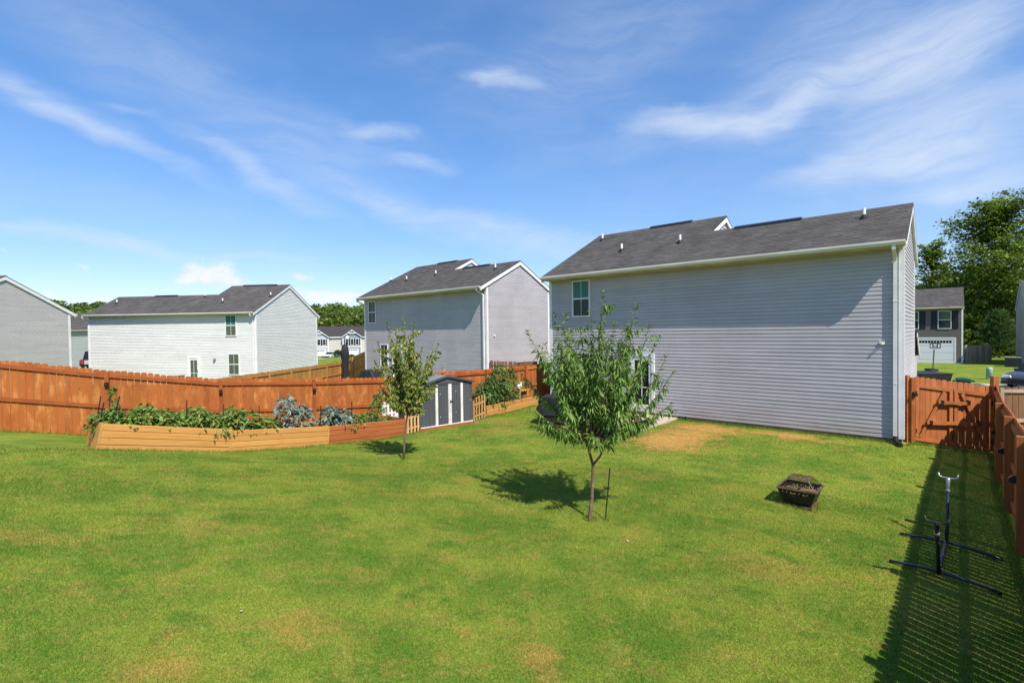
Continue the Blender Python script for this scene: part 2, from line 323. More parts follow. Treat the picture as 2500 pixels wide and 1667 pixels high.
# dead patches of the lawn: centre x, y, radius along, across, tilt, strength
PATCH = [(4.55, 14.3, .8, 1.1, .75, 1), (6.2, 15.95, .95, .6, .75, 1), (8.1, 14.75, .9, .3, .75, 1), (5.3, 15.1, .75, .65, .75, 1), (-.3, 17.0, .9, .35, .5, .75), (-.6, 15.6, 1.1, .35, .2, .55),
         (.22, 4.72, .35, .2, .9, .8), (-2.1, 5.0, .5, .22, .2, .6), (-3.1, 4.2, .45, .3, .1, .65), (-4.6, 7.2, 1.0, .25, 0, .45), (-1.2, 9.4, 1.4, .3, 0, .35), (3.6, 7.0, .9, .4, .3, .45), (2.6, 11.2, .9, .25, 0, .4), (-6.2, 6.4, .7, .25, 0, .5), (5.0, 5.8, .5, .6, .7, .3)]
def grass_color(n, P):
    w = n.new('ShaderNodeTexNoise'); n.l.new(P, w.inputs['Vector']); w.inputs['Scale'].default_value = 1.6; w.inputs['Detail'].default_value = 4
    Pw = n.vmath('ADD', P, n.scale(n.vmath('SUBTRACT', w.outputs['Color'], (.5, .5, .5)), (1.1, 1.1, 0)))
    big = n.noise(n.scale(P, (.55, .7, 0)), 1, 5, .65)
    c = n.mix(n.ramp(big, .38, .62), (.098, .182, .021), (.196, .250, .034))
    c = n.mix(n.math('MULTIPLY', n.ramp(n.noise(n.scale(P, (2.3, 2.9, 0)), 1, 6, .7), .50, .66), .75), c, (.235, .230, .048))
    c = n.mix(n.math('MULTIPLY', n.ramp(n.noise(n.scale(P, (1.3, 1.7, .0)), 1, 5, .65, .3), .52, .68), .8), c, (.072, .166, .017))
    c = n.mix(n.math('MULTIPLY', n.ramp(n.noise(n.scale(P, (9, 11, 0)), 1, 3, .6), .5, .75), .55), c, (.20, .19, .045))
    dry = n.ramp(n.noise(n.scale(P, (1.3, 1.8, 0)), 1, 7, .78), .50, .74, 0, .6)
    brk = n.noise(n.scale(P, (3.4, 3.4, 0)), 1, 9, .85)
    for (px, py, a, b, rot, st) in PATCH:
        mp = n.new('ShaderNodeMapping', vector_type='TEXTURE'); n.l.new(n.scale(Pw, (1, 1, 0)), mp.inputs[0])
        mp.inputs['Location'].default_value = (px, py, 0); mp.inputs['Rotation'].default_value = (0, 0, -rot); mp.inputs['Scale'].default_value = (a, b, 1)
        ln = n.vmath('LENGTH', mp.outputs[0])
        if st > .9: ln = n.math('ADD', ln, n.math('MULTIPLY', n.math('SUBTRACT', brk, .5), 6.5))
        dry = n.math('MAXIMUM', dry, n.ramp(ln, 1.45 if st > .9 else 1.45, 1.05 if st > .9 else .25, 0, st if st > .9 else st*.72))
    tuft = n.ramp(n.noise(n.scale(P, (5.5, 7, 0)), 1, 4, .6), .52, .62)
    dry = n.math('MULTIPLY', dry, n.math('SUBTRACT', 1, n.math('MULTIPLY', tuft, .7)))
    return c, dry
def ground_mat():
    m = bpy.data.materials.new('lawn ground'); m.use_nodes = True; n = NT(m.node_tree); b = n.n['Principled BSDF']
    P = n.new('ShaderNodeNewGeometry').outputs['Position']; c, dry = grass_color(n, P)
    soil = n.mix(n.ramp(n.noise(P, 9, 5, .7), .4, .65), (.50, .25, .085), (.38, .17, .05))
    c = n.mix(n.math('MULTIPLY', dry, .8), c, soil)
    fine = n.ramp(n.noise(P, 38, 5, .7), .25, .75, .62, 1.3); cc = n.new('ShaderNodeCombineXYZ'); [n.l.new(fine, cc.inputs[i]) for i in range(3)]
    n.l.new(n.mix(1, c, cc.outputs[0], 'MULTIPLY'), b.inputs['Base Color']); b.inputs['Roughness'].default_value = .95; b.inputs['Specular IOR Level'].default_value = .05
    bn = n.new('ShaderNodeBump'); bn.inputs['Strength'].default_value = .6; bn.inputs['Distance'].default_value = .03
    n.l.new(n.noise(P, 30, 4, .7), bn.inputs['Height']); n.l.new(bn.outputs[0], b.inputs['Normal'])
    return m
def blade_mat():
    m = bpy.data.materials.new('grass blade'); m.use_nodes = True; n = NT(m.node_tree); b = n.n['Principled BSDF']; o = n.n['Material Output']
    g = n.new('ShaderNodeNewGeometry'); c, dry = grass_color(n, g.outputs['Position']); r = g.outputs['Random Per Island']
    straw = n.mix(r, (.42, .30, .095), (.31, .22, .06))
    d2 = n.ramp(n.math('SUBTRACT', n.math('ADD', n.math('MULTIPLY', dry, .95), .10), r), -.12, .12)
    c = n.mix(d2, n.mix(1, c, (1.15, 1.15, 1.1), 'MULTIPLY'), straw)
    f = n.ramp(n.math('FRACT', n.math('MULTIPLY', r, 7.3)), 0, 1, .72, 1.3, False); cc = n.new('ShaderNodeCombineXYZ'); [n.l.new(f, cc.inputs[i]) for i in range(3)]
    c = n.mix(1, c, cc.outputs[0], 'MULTIPLY')
    n.l.new(c, b.inputs['Base Color']); b.inputs['Roughness'].default_value = .6; b.inputs['Specular IOR Level'].default_value = .2
    t = n.new('ShaderNodeBsdfTranslucent'); n.l.new(n.mix(1, c, (1.2, 1.3, .7), 'MULTIPLY'), t.inputs[0])
    mx = n.new('ShaderNodeMixShader'); mx.inputs[0].default_value = .38
    n.l.new(b.outputs[0], mx.inputs[1]); n.l.new(t.outputs[0], mx.inputs[2]); n.l.new(mx.outputs[0], o.inputs[0]); return m
link('lawn', np_mesh('lawn', np.stack([XX.ravel(), YY.ravel(), ZZ.ravel()], 1), [quads], ground_mat(), True), kind='structure')
# grass blades over the yard: one mass, denser where the ground is near
FENCE_L = [(-16.0, 10.24), (-13.13, 12.02), (-10.9, 13.4), (-8.67, 14.8), (-6.44, 16.15), (-4.19, 17.5), (-2.62, 18.7), (-1.06, 19.9), (.55, 21.8)]
FENCE_R = [(13.1, 13.5), (11.38, 11.55), (9.66, 9.60), (7.935, 7.66), (6.20, 5.71), (4.46, 3.77), (2.72, 1.83)]
YARD = [(-14.5, 11.0), (-9.6, 10.0), (-8.69, 10.35), (-6.99, 12.25), (-5.17, 13.95), (-3.43, 15.55), (-2.9, 15.85), (-1.35, 17.15), (-.95, 18.25), (.95, 20.85), (2.0, 20.9), (10.62, 13.5), (11, 13.72), (13.1, 13.5), (7.9, 7.75), (2.0, 1.3), (-6, 1.3), (-14.5, 8)]
PATIO = [(5.89-.03, 17.70-.02), (2.87, 20.3), (.56, 17.68), (3.58, 15.05)]
def inside(px, py, poly):
    r = np.zeros(px.shape, bool); j = len(poly)-1
    for i in range(len(poly)):
        (xi, yi), (xj, yj) = poly[i], poly[j]
        r ^= ((yi > py) != (yj > py)) & (px < (xj-xi)*(py-yi)/(yj-yi+1e-12)+xi); j = i
    return r
NB = 2100000
rr = RNG.uniform(2.6, 22, NB); th = RNG.uniform(-1.0, 1.0, NB)
# uniform in r and angle: density falls as 1/r
bx, by = rr*np.sin(th), rr*np.cos(th)
keep = inside(bx, by, YARD) & ~inside(bx, by, PATIO) & (by > 2.2) & (RNG.random(NB) < np.where(rr < 12, 1, .55))
bx, by = bx[keep], by[keep]
dead = np.zeros(len(bx))
for (px, py, a, b, rot, st) in PATCH:
    dx, dy = bx-px, by-py; c, s = math.cos(rot), math.sin(rot)
    dead = np.maximum(dead, st*(st > .9)*np.clip((1.1-np.hypot((dx*c-dy*s)/a, (dx*s+dy*c)/b))/.5, 0, 1))
k2 = RNG.random(len(bx)) > dead*.70; bx, by, dead = bx[k2], by[k2], dead[k2]
bz = Gn(bx, by); nb = len(bx); dist = np.hypot(bx, by)
h = RNG.uniform(.013, .034, nb)*(1-.35*dead); w = .0022+.00050*dist; an = RNG.uniform(0, 2*np.pi, nb); lean = RNG.uniform(.15, 1.0, nb)*h; la = RNG.uniform(0, 2*np.pi, nb)
ax, ay = np.cos(an)*w/2, np.sin(an)*w/2
V = np.empty((nb, 3, 3), np.float32)
V[:, 0] = np.stack([bx-ax, by-ay, bz-.004], 1); V[:, 1] = np.stack([bx+ax, by+ay, bz-.004], 1)
V[:, 2] = np.stack([bx+np.cos(la)*lean, by+np.sin(la)*lean, bz+h], 1)
# longer tufts the mower misses, along walls, boards, posts and trunks
EDGE = [(YARD[i], YARD[i+1], d) for i, d in ((1, 300), (2, 300), (3, 300), (4, 300), (5, 300), (7, 250), (8, 300), (10, 420), (11, 300), (12, 700), (13, 420), (14, 350))]+[((-13.1, 11.95), (-10.6, 13.3), 350)]
ex = []
for (a, b, dn) in EDGE:
    ln = math.hypot(b[0]-a[0], b[1]-a[1]); q = RNG.random(int(ln*dn)); off = np.abs(RNG.normal(0, .05, len(q))); nx_, ny_ = (b[1]-a[1])/ln, -(b[0]-a[0])/ln
    ex.append(np.stack([a[0]+(b[0]-a[0])*q+nx_*(off+.01), a[1]+(b[1]-a[1])*q+ny_*(off+.01)], 1))
for (cx, cy, rr_, k) in ((1.29, 8.45, .10, 260), (1.56, 8.46, .05, 60), (-2.63, 12.1, .09, 200), (5.55, 9.62, .32, 500), (5.98, 6.95, .5, 260), (6.95, 7.93, .5, 220)):
    t_ = RNG.uniform(0, 6.283, k); q = rr_*np.sqrt(RNG.uniform(.6, 1.5, k)); ex.append(np.stack([cx+q*np.cos(t_), cy+q*np.sin(t_)], 1))
E_ = np.concatenate(ex); ne = len(E_); ez = Gn(E_[:, 0], E_[:, 1]); hh = RNG.uniform(.03, .10, ne); dw = np.hypot(E_[:, 0], E_[:, 1]); ww = .003+.0005*dw; aa = RNG.uniform(0, 6.283, ne); l2 = RNG.uniform(.1, .7, ne)*hh; a2 = RNG.uniform(0, 6.283, ne)
V2 = np.empty((ne, 3, 3), np.float32); cx_, cy_ = np.cos(aa)*ww/2, np.sin(aa)*ww/2
V2[:, 0] = np.stack([E_[:, 0]-cx_, E_[:, 1]-cy_, ez-.004], 1); V2[:, 1] = np.stack([E_[:, 0]+cx_, E_[:, 1]+cy_, ez-.004], 1); V2[:, 2] = np.stack([E_[:, 0]+np.cos(a2)*l2, E_[:, 1]+np.sin(a2)*l2, ez+hh], 1)
V = np.concatenate([V, V2]); nb += ne
link('grass', np_mesh('grass', V.reshape(-1, 3), [np.arange(nb*3).reshape(-1, 3)], blade_mat()), kind='stuff')
print('grass blades', nb)

# ------------------------------------------------------------------ houses
ROW = .1165; HW = 5.35
def bar(mb, x0, x1, y0, y1, z0, z1): return mb.box(x0, x1, y0, y1, z0, z1)
def course_mesh(name, a0, a1, b0, b1, m, h=ROW, axis='x', k=1.0):
    """one lap of siding, dutch-lap profile; a0..a1 run of its lower edge, b0..b1 of its upper edge; faces -y (axis x) or +x (axis y)"""
    pr = [(-.001, 0.0), (-.019*k, 0.0), (-.0115*k, h*.70), (-.001*k, h*.78), (-.001, h)]
    vs = []
    for o, z in pr:
        t = z/h; l, r = a0+(b0-a0)*t, a1+(b1-a1)*t
        if axis == 'x': vs += [(l, o, z), (r, o, z)]
        else: vs += [(-o, l, z), (-o, r, z)]
    fs = [(2*i, 2*i+1, 2*i+3, 2*i+2) for i in range(4)]
    ends = [tuple(range(8, -1, -2)), tuple(range(1, 10, 2))]
    return MB().add(vs, fs+ends).mesh(name, m)
def shingles(x0, x1, ylim, s, zg, ov, wid=.32, expo=.142, big=False):
    """tabs on the front slope, returns verts, quads; ylim(x) -> ridge distance"""
    c = math.sqrt(1+s*s)
    ymax = max(ylim(x0+.01), ylim(x1-.01)); n = int((ymax+ov)*c/expo)
    out = []
    for i in range(n+1):
        u0 = i*expo; off = random.random()*wid; x = x0-off
        while x < x1:
            wv = wid*random.uniform(.8, 1.2); a, b = max(x, x0), min(x+wv, x1); x += wv
            if b-a < .02: continue
            yl = ylim((a+b)/2); yo = min(ylim(a+.001), ylim(b-.001))
            if yo < yl and u0/c-ov > yo-.12:      # at the step of the roof the tabs stop on the verge
                for _ in range(24):
                    if ylim(b-.001) < yl: b -= .014
                    elif ylim(a+.001) < yl: a += .014
                if b-a < .03: continue
            u1 = min(u0+expo+.01, (yl+ov)*c)
            if u1-u0 < .03: continue
            t = .011+random.uniform(-.003, .004)
            out.append((a+.003, b-.003, u0+random.uniform(-.004, .004), u1, t))
    return out
def tab(a, b, u0, u1, t, s, zg, ov):
    c = math.sqrt(1+s*s)
    def q(x, u, d): return (x, -ov+u/c-d*s/c, zg+u*s/c+d/c)
    return [q(a, u0, .002), q(b, u0, .002), q(b, u0, t), q(a, u0, t), q(b, u1, .003), q(a, u1, .003)], [(0, 1, 2, 3), (3, 2, 4, 5), (0, 3, 5), (1, 4, 2)]
def window(p, x, z0, w, h, face=-.02, panes=(GLASS, GLASS), mull=True, name='window'):
    """double hung window in the front wall, x centre, proud white frame, two panes"""
    f = .055; m = MB(); y0, y1 = face-.05, face+.03
    m.box(x-w/2, x-w/2+f, y0, y1, z0, z0+h).box(x+w/2-f, x+w/2, y0, y1, z0, z0+h)
    m.box(x-w/2+f, x+w/2-f, y0, y1, z0+h-f, z0+h).box(x-w/2+f, x+w/2-f, y0-.012, y1, z0, z0+f)
    m.box(x-w/2+f, x+w/2-f, y0+.012, y1, z0+h/2-.03, z0+h/2+.03)
    if mull: m.box(x-.008, x+.008, y0+.024, y1, z0+f, z0+h/2-.03).box(x-.008, x+.008, y0+.024, y1, z0+h/2+.03, z0+h-f)
    o = m.build(name, WHITE, p)
    MB().box(x-w/2+f, x+w/2-f, face-.012, face+.02, z0+h/2+.03, z0+h-f).build('pane', panes[0], o)
    MB().box(x-w/2+f, x+w/2-f, face-.010, face+.02, z0+f, z0+h/2-.03).build('pane', panes[1], o)
    return o
def door(p, x, z0, w, h, g=GLASS, half=False):
    f = .10; m = MB(); face = -.02
    m.box(x-w/2, x-w/2+f, face-.06, face+.03, z0, z0+h).box(x+w/2-f, x+w/2, face-.06, face+.03, z0, z0+h).box(x-w/2+f, x+w/2-f, face-.06, face+.03, z0+h-f, z0+h)
    o = m.build('door', WHITE, p); a, b = x-w/2+f, x+w/2-f; zt = z0+h-f; m = MB(); st = .12
    zb = z0+(.75 if half else .25)
    m.box(a, a+st, face-.03, face+.02, z0, zt).box(b-st, b, face-.03, face+.02, z0, zt).box(a+st, b-st, face-.03, face+.02, zt-.15, zt).box(a+st, b-st, face-.03, face+.02, z0, zb)
    m.box(x-.012, x+.012, face-.027, face+.02, zb, zt-.15); zm = zb+(zt-.15-zb)*.38; m.box(a+st, x-.012, face-.026, face+.02, zm, zm+.03).box(x+.012, b-st, face-.026, face+.02, zm, zm+.03)
    m.build('door_leaf', WHITE, o)
    MB().box(a+st, b-st, face-.012, face+.01, zb, zt-.15).build('pane', g, o)
    MB().box(b-.09, b-.05, face-.075, face-.03, z0+.95, z0+1.08).build('handle', SILVER, o)
    return o
def house(label, X, Y, a, zb, segs, s, ov, sid, gable='right', boards=True, tabs=0, name='house', trim=True, rk=.10, down=('r',), row=ROW, hw=HW, shing=True, z_found=.9, rearboards=True):
    """segs: [(x0, x1, h)] from left to right in the house frame (x along the rear wall, y into the house, z up)"""
    t = empty(name, (X, Y, zb), -a, label, 'house')
    zg = hw; L = -segs[0][0]
    def rz(y): return zg+s*(y+ov)
    wall = MB()
    for (x0, x1, hh) in segs:
        wall.prism([(x0+.02, .02, 0), (x0+.02, 2*hh-.02, 0), (x0+.02, 2*hh-.02, rz(0)-.08), (x0+.02, hh, rz(hh)-.08), (x0+.02, .02, rz(0)-.08)], (x1-x0-.04, 0, 0))
    wl = wall.build('wall', sid, t)
    f = MB()
    for (x0, x1, hh) in segs: f.box(x0+.03, x1-.03, .03, 2*hh-.03, -z_found, 0)
    f.build('foundation', FOUND, t)
    nrow = int((zg-.06)/row)
    me = course_mesh('siding_board', -L+.02, -.02, -L+.02, -.02, sid, row)
    gs = segs[-1] if gable == 'right' else segs[0]; gh = gs[2]
    items = []
    if rearboards and boards:      # each course is three or four lengths with staggered joints
        cut = {}
        for i in range(nrow):
            x = -L+.02; k = 0
            ln = (1.35, 2.9, 2.1, 3.4, .9)[i % 5]
            while x < -.021:
                x1 = min(x+ln, -.02); x1 = -.02 if -.02-x1 < .4 else x1; key = round(x1-x, 3)
                if key not in cut: cut[key] = course_mesh('siding_board', 0, key, 0, key, sid, row)
                items.append((cut[key], Matrix.Translation((x, -.0016*((k+i) % 2), i*row)))); x = x1; ln = 3.66; k += 1
    elif rearboards: items += [(me, Matrix.Translation((0, 0, i*row))) for i in range(nrow)]
    mg = course_mesh('siding_board', .02, 2*gh-.02, .02, 2*gh-.02, sid, row, 'y')
    gm = Matrix.Identity(4) if gable == 'right' else Matrix.Translation((-L, 2*gh, 0)) @ Matrix.Rotation(math.pi, 4, 'Z')
    zt = rz(gh)-.1
    i = 0
    while i*row < zt-row*1.2:
        z0, z1 = i*row, (i+1)*row
        if z1 < rz(0)-.1: items.append((mg, gm @ Matrix.Translation((0, 0, z0))))
        else:
            def lim(z): y = max(.02, (z+.1-zg)/s-ov); return y, 2*gh-y
            l0, r0 = lim(z0); l1, r1 = lim(z1)
            items.append((course_mesh('siding_board', l0, r0, l1, r1, sid, row, 'y'), gm @ Matrix.Translation((0, 0, z0))))
        i += 1
    # little gable where the higher roof rises above the lower one
    for (p, q) in zip(segs[:-1], segs[1:]):
        hi, lo = (p, q) if p[2] > q[2] else (q, p)
        xw = p[1]; zl = rz(lo[2])-.05; zt = rz(hi[2])-.12; z = zl-.25
        while z < zt-row*.8:
            def lim2(zz): y = (zz+.1-zg)/s-ov; return y, 2*hi[2]-y
            l0, r0 = lim2(z); l1, r1 = lim2(min(z+row, zt-.01))
            mm = course_mesh('siding_board', l0, max(r0, l0+.02), l1, max(r1, l1+.01), sid, min(row, zt-z), 'y')
            if hi is q: items.append((mm, Matrix.Translation((xw, 2*hi[2], z)) @ Matrix.Rotation(math.pi, 4, 'Z')))
            else: items.append((mm, Matrix.Translation((xw, 0, z))))
            z += row
    if boards:
        for me_, mt in items: link('siding_board', me_, wl, mt)
    else:
        V = []; F = []
        for me_, mt in items:
            b = len(V); V += [tuple(mt @ v.co) for v in me_.vertices]; F += [tuple(b+k for k in pl.vertices) for pl in me_.polygons]
        mb = MB(); mb.v, mb.f = V, F; mb.build('siding_boards', sid, wl, kind='stuff')
    if trim:
        for cx in ((0,) if gable == 'right' else ()):
            MB().prism([(-.10, -.03, 0), (.03, -.03, 0), (.03, .10, 0), (.005, .10, 0), (.005, -.005, 0), (-.10, -.005, 0)], (0, 0, zg-.05)).build('corner_trim', WHITE, t)
            MB().prism([(.005, 2*gh-.1, 0), (.03, 2*gh-.1, 0), (.03, 2*gh+.03, 0), (-.08, 2*gh+.03, 0), (-.08, 2*gh+.005, 0), (.005, 2*gh+.005, 0)], (0, 0, zg-.05)).build('corner_trim', WHITE, t)
        MB().prism([(-L-.03, -.03, 0), (-L+.10, -.03, 0), (-L+.10, -.005, 0), (-L-.005, -.005, 0), (-L-.005, .10, 0), (-L-.03, .10, 0)], (0, 0, zg-.05)).build('corner_trim', WHITE, t)
        if gable == 'left':
            MB().box(-L-.03, -L+.1, 2*gh-.07, 2*gh+.03, 0, zg-.05).build('corner_trim', WHITE, t); MB().box(-.1, .03, -.03, -.004, 0, zg-.05).build('corner_trim', WHITE, t)
    # roof slabs
    rf = MB(); th = .045
    for k, (x0, x1, hh) in enumerate(segs):
        a0 = x0-(rk if k == 0 else (rk if segs[k-1][2] < hh else -.0)); a1 = x1+(rk if k == len(segs)-1 else (rk if segs[k+1][2] < hh else .0))
        rf.prism([(a0, -ov, zg), (a0, hh, rz(hh)), (a0, 2*hh+ov, zg), (a0, 2*hh+ov, zg-th), (a0, hh, rz(hh)-th), (a0, -ov, zg-th)], (a1-a0, 0, 0))
    ro = rf.build('roof', ROOFD, t)
    x0a, x1a = segs[0][0]-rk, segs[-1][1]+rk
    def ylim(x):
        y = 0
        for k, (p0, p1, hh) in enumerate(segs):
            e0 = p0-rk; e1 = p1+rk
            if e0 <= x <= e1: y = max(y, hh)
        return y
    if shing:
        tl = shingles(x0a, x1a, ylim, s, zg, ov)
        if tabs:
            ey = Vector((-X, -Y))
            tl.sort(key=lambda q: (math.hypot(X+math.cos(a)*(q[0]+q[1])/2, Y-math.sin(a)*(q[0]+q[1])/2)))
            cache = {}
            for q in tl[:tabs]:
                vs, fs = tab(*q, s, zg, ov); link('shingle', MB().add(vs, fs).mesh('shingle', SHINGLE_O), ro)
            tl = tl[tabs:]
        mb = MB()
        for q in tl: mb.add(*tab(*q, s, zg, ov))
        mb.build('shingle_field', SHINGLE, ro, kind='stuff')
    # ridge caps, rake boards, soffit, gutter
    for k, (x0, x1, hh) in enumerate(segs):
        MB().prism([(x0-rk, hh-.12, rz(hh-.12)+.012), (x0-rk, hh, rz(hh)+.022), (x0-rk, hh+.12, rz(hh-.12)+.012), (x0-rk, hh+.12, rz(hh-.12)), (x0-rk, hh, rz(hh)+.008), (x0-rk, hh-.12, rz(hh-.12))], (x1-x0+2*rk, 0, 0)).build('ridge_cap', SHINGLE, ro)
    def rake(xa, xb, hh, ylo, yhi):
        d = .19; tp = -.05
        for sg in (0, 1):
            pts = [(ylo, rz(ylo)+tp), (hh, rz(hh)+tp), (hh, rz(hh)+tp-d), (ylo, rz(ylo)+tp-d)]
            if sg: pts = [(2*hh-y, z) for y, z in pts]
            xx = xa if not sg else xa
            MB().prism([(xx, y, z) for y, z in pts], (xb-xa, 0, 0)).build('rake_board', WHITE, t)
    ends = []
    if gable == 'right': rake(.019, rk-.005, segs[-1][2], -ov, 0); 
    rake(segs[0][0]-rk+.005, segs[0][0]-.019, segs[0][2], -ov, 0)
    for (p, q) in zip(segs[:-1], segs[1:]):
        hi, lo = (p, q) if p[2] > q[2] else (q, p); yl = lo[2]-.1
        if hi is p: rake(p[1]+.019, p[1]+rk-.005, hi[2], yl, 0)
        else: rake(p[1]-rk+.005, p[1]-.019, hi[2], yl, 0)
    MB().box(segs[0][0]-.02, segs[-1][1]-.001, -ov, .03, zg-.17, zg-.145).build('soffit', SOFFIT, t)
    MB().box(segs[0][0]-rk+.02, segs[-1][1]+rk-.02, -ov-.001, -ov+.02, zg-.165, zg-.01).build('fascia', SOFFIT, t)
    g = MB().prism([(x0a+.02, -ov-.003, zg-.13), (x0a+.02, -ov-.07, zg-.13), (x0a+.02, -ov-.105, zg-.07), (x0a+.02, -ov-.12, zg-.06), (x0a+.02, -ov-.12, zg-.005), (x0a+.02, -ov-.105, zg-.005), (x0a+.02, -ov-.09, zg-.04), (x0a+.02, -ov-.003, zg-.04)], (x1a-x0a-.04, 0, 0)).build('gutter', GUT, t)
    for k, hh in ((0, segs[0][2]),):
        MB().box(x0a+.02, x1a-.02, 2*segs[-1][2]+ov+.002, 2*segs[-1][2]+ov+.12, zg-.13, zg-.005).build('gutter', GUT, t)
    for dd in down:
        xx = -.17 if dd == 'r' else -L+.16
        if dd == 'l': xx = -L-.07
        yy = -.075 if dd == 'r' else .05
        m = MB().beam((xx, -ov-.06, zg-.12), (xx, -ov-.05, zg-.24), .08, .06).beam((xx, -ov-.06, zg-.22), (xx, yy, zg-.46), .08, .06).beam((xx, yy, zg-.43), (xx, yy, .06), .085, .065, up=(0, 1, 0))
        for zz in (.28*zg, .7*zg): m.box(xx-.048, xx+.048, yy-.038, yy+.04, zz, zz+.03)
        m.build('downspout', WHITE, g)
    t['_'] = 0; del t['_']
    return t, ro, rz
def vent(ro, rz, x, y, hgt=.32, name='vent_pipe'):
    z = rz(y); m = MB().lathe([(.045, -.05), (.045, hgt)], 10, (x, y, z)); o = m.build('vent_pipe', PVC, ro, smooth=False)
    MB().lathe([(.14, -.06), (.12, .03), (.06, .11), (.05, .12)], 12, (x, y, z)).build('pipe_boot', BLACK, o)
def ridge_vent(ro, rz, x0, x1, hh):
    MB().prism([(x0, hh-.16, rz(hh-.16)+.02), (x0, hh-.15, rz(hh-.15)+.07), (x0, hh, rz(hh)+.075), (x0, hh+.15, rz(hh-.15)+.07), (x0, hh+.16, rz(hh-.16)+.02)], (x1-x0, 0, 0)).build('ridge_vent', BLACK, ro)

# grey house that fills the right of the view
T1 = 5.97
big, ro, rz = house('largest grey sided house, its long rear wall facing the lawn', 10.612, 13.532, .723, -3.046, [(-11.933, -T1-.1, 4.174), (-T1-.1, 0, 2.409)], .504, .50, SID_GREY, tabs=300)
window(big, -10.34, 3.63, .86, 1.50, panes=(GLASST, GLASS)); window(big, -10.34, .70, .86, 1.50, panes=(GLASS, GLASS2)); door(big, -7.69, .05, 1.02, 2.15, g=GLASS2)
vent(ro, rz, -1.05, 1.6); vent(ro, rz, -6.85, 1.55); vent(ro, rz, -9.3, 1.45); vent(ro, rz, -11.35, 3.35)
ridge_vent(ro, rz, -5.1, -2.9, 2.409); ridge_vent(ro, rz, -9.3, -7.4, 4.174)
MB().prism([(-2.2, 4.84, 2.95), (-2.2, 6.6, 2.07), (-2.2, 6.6, 2.0), (-2.2, 4.84, 2.88)], (2.3, 0, 0)).build('porch_roof', ROOFD, big)
MB().box(-2.0, -.02, 4.81, 6.25, 0, 2.1).build('garage_wall', SID_GREY, big)
MB().prism([(.08, 4.9, 2.88), (.08, 6.6, 2.03), (.08, 6.6, 1.88), (.08, 4.9, 2.73)], (.025, 0, 0)).build('rake_board', WHITE, big)
MB().box(-.1, .025, 6.2, 6.3, 0, 1.95).build('corner_trim', WHITE, big)
e = MB().tube([(-.17, -.075, .08), (-.17, -.085, 0), (-.12, -.16, -.08), (-.03, -.30, -.115)], [.05, .052, .052, .056], 10).build('downspout_elbow', BLACK, big)
m = MB().box(-.52, -.40, -.05, -.018, 2.585, 2.66).tube([(-.5, -.05, 2.61), (-.46, -.13, 2.64), (-.40, -.15, 2.66)], .012, 6).tube([(-.44, -.05, 2.60), (-.47, -.12, 2.59)], .014, 6)
m.build('wall_bracket', PVC, big)
# middle house
mid, ro, rz = house('pale grey house standing between the white house and the largest grey one', -1.335, 26.7, .72, -2.88, [(-11.66, -5.85, 4.57), (-5.85, 0, 2.74)], .499, .52, SID_GREY, down=('r', 'l'))
window(mid, -10.72, 3.60, .86, 1.50, panes=(GLASS, GLASS2)); window(mid, -9.4, .7, .86, 1.5); door(mid, -8.0, .05, 1.02, 2.15)
vent(ro, rz, -.95, 1.75); vent(ro, rz, -6.6, 2.1); vent(ro, rz, -9.25, 1.75); vent(ro, rz, -11.4, 2.0)
ridge_vent(ro, rz, -4.6, -2.3, 2.74); ridge_vent(ro, rz, -9.2, -7.2, 4.57)
MB().lathe([(.06, 0), (.06, .05)], 10).build('wall_outlet', WHITE, mid, Matrix.Translation((.02, .55, 2.72)) @ Matrix.Rotation(math.pi/2, 4, 'Y'))
# white house
wh, ro, rz = house('long white house behind the orange fence, second from the left', -18.83, 36.76, .124, -3.62, [(-13.87, -4.95, 2.72), (-4.95, 0, 4.37)], .507, .38, SID_WHITE, down=('r', 'l'))
window(wh, -1.98, 3.6, .90, 1.58, panes=(GLASST, BLIND)); window(wh, -1.8, .72, .90, 1.58, panes=(BLIND, BLIND)); door(wh, -5.05, .0, 1.0, 2.1, g=BLIND)
vent(ro, rz, -.2, 2.2); vent(ro, rz, -3.6, 1.3); vent(ro, rz, -5.9, 2.35); vent(ro, rz, -12.9, 1.5)
ridge_vent(ro, rz, -4.0, -1.0, 4.37); ridge_vent(ro, rz, -10.6, -8.6, 2.72)
m = MB().box(-3.42, -3.26, -.03, -.018, 1.72, 1.98).lathe([(.02, 0), (.075, -.02), (.06, -.16), (.02, -.17)], 10, (-3.34, -.12, 1.95)); m.build('wall_lamp', SILVER, wh)
# house at the left edge
lf, ro, rz = house('light grey gable house cut off by the left edge of the view', -30.13, 25.56, .124, -3.72, [(-9, 0, 3.75)], .5, .36, SID_PALE, down=())

# far houses
fr, ro, rz = house('blue grey house at the right edge beyond the lawn', 53.5, 35.2, .723, -3.6, [(-12, 0, 4.6)], .5, .35, SID_SAGE, gable='left', boards=False, down=())
br, ro, rz = house('dark brown house with shuttered windows and white garage door', 43, 47.6, .72, -3.45, [(-11, 0, 4.2)], .45, .4, SID_BROWN, boards=False, down=())
for wx in (-3.75, -1.32):
    window(br, wx, 3.25, 1.0, 1.75, panes=(BLIND, GLASS), mull=False)
    for sg in (-1, 1):
        m = MB().box(wx+sg*.76-.24, wx+sg*.76+.24, -.05, -.018, 3.25, 5.0)
        for k in range(14): m.box(wx+sg*.76-.19, wx+sg*.76+.19, -.06, -.049, 3.35+k*.115, 3.42+k*.115)
        m.build('shutter', mat('shutter navy', (.012, .014, .022), rough=.5) if 'shutter navy' not in MATS else MATS['shutter navy'], br)
m = MB(); gx0, gx1, gz0, gz1 = -3.65, -.6, -.42, 2.3
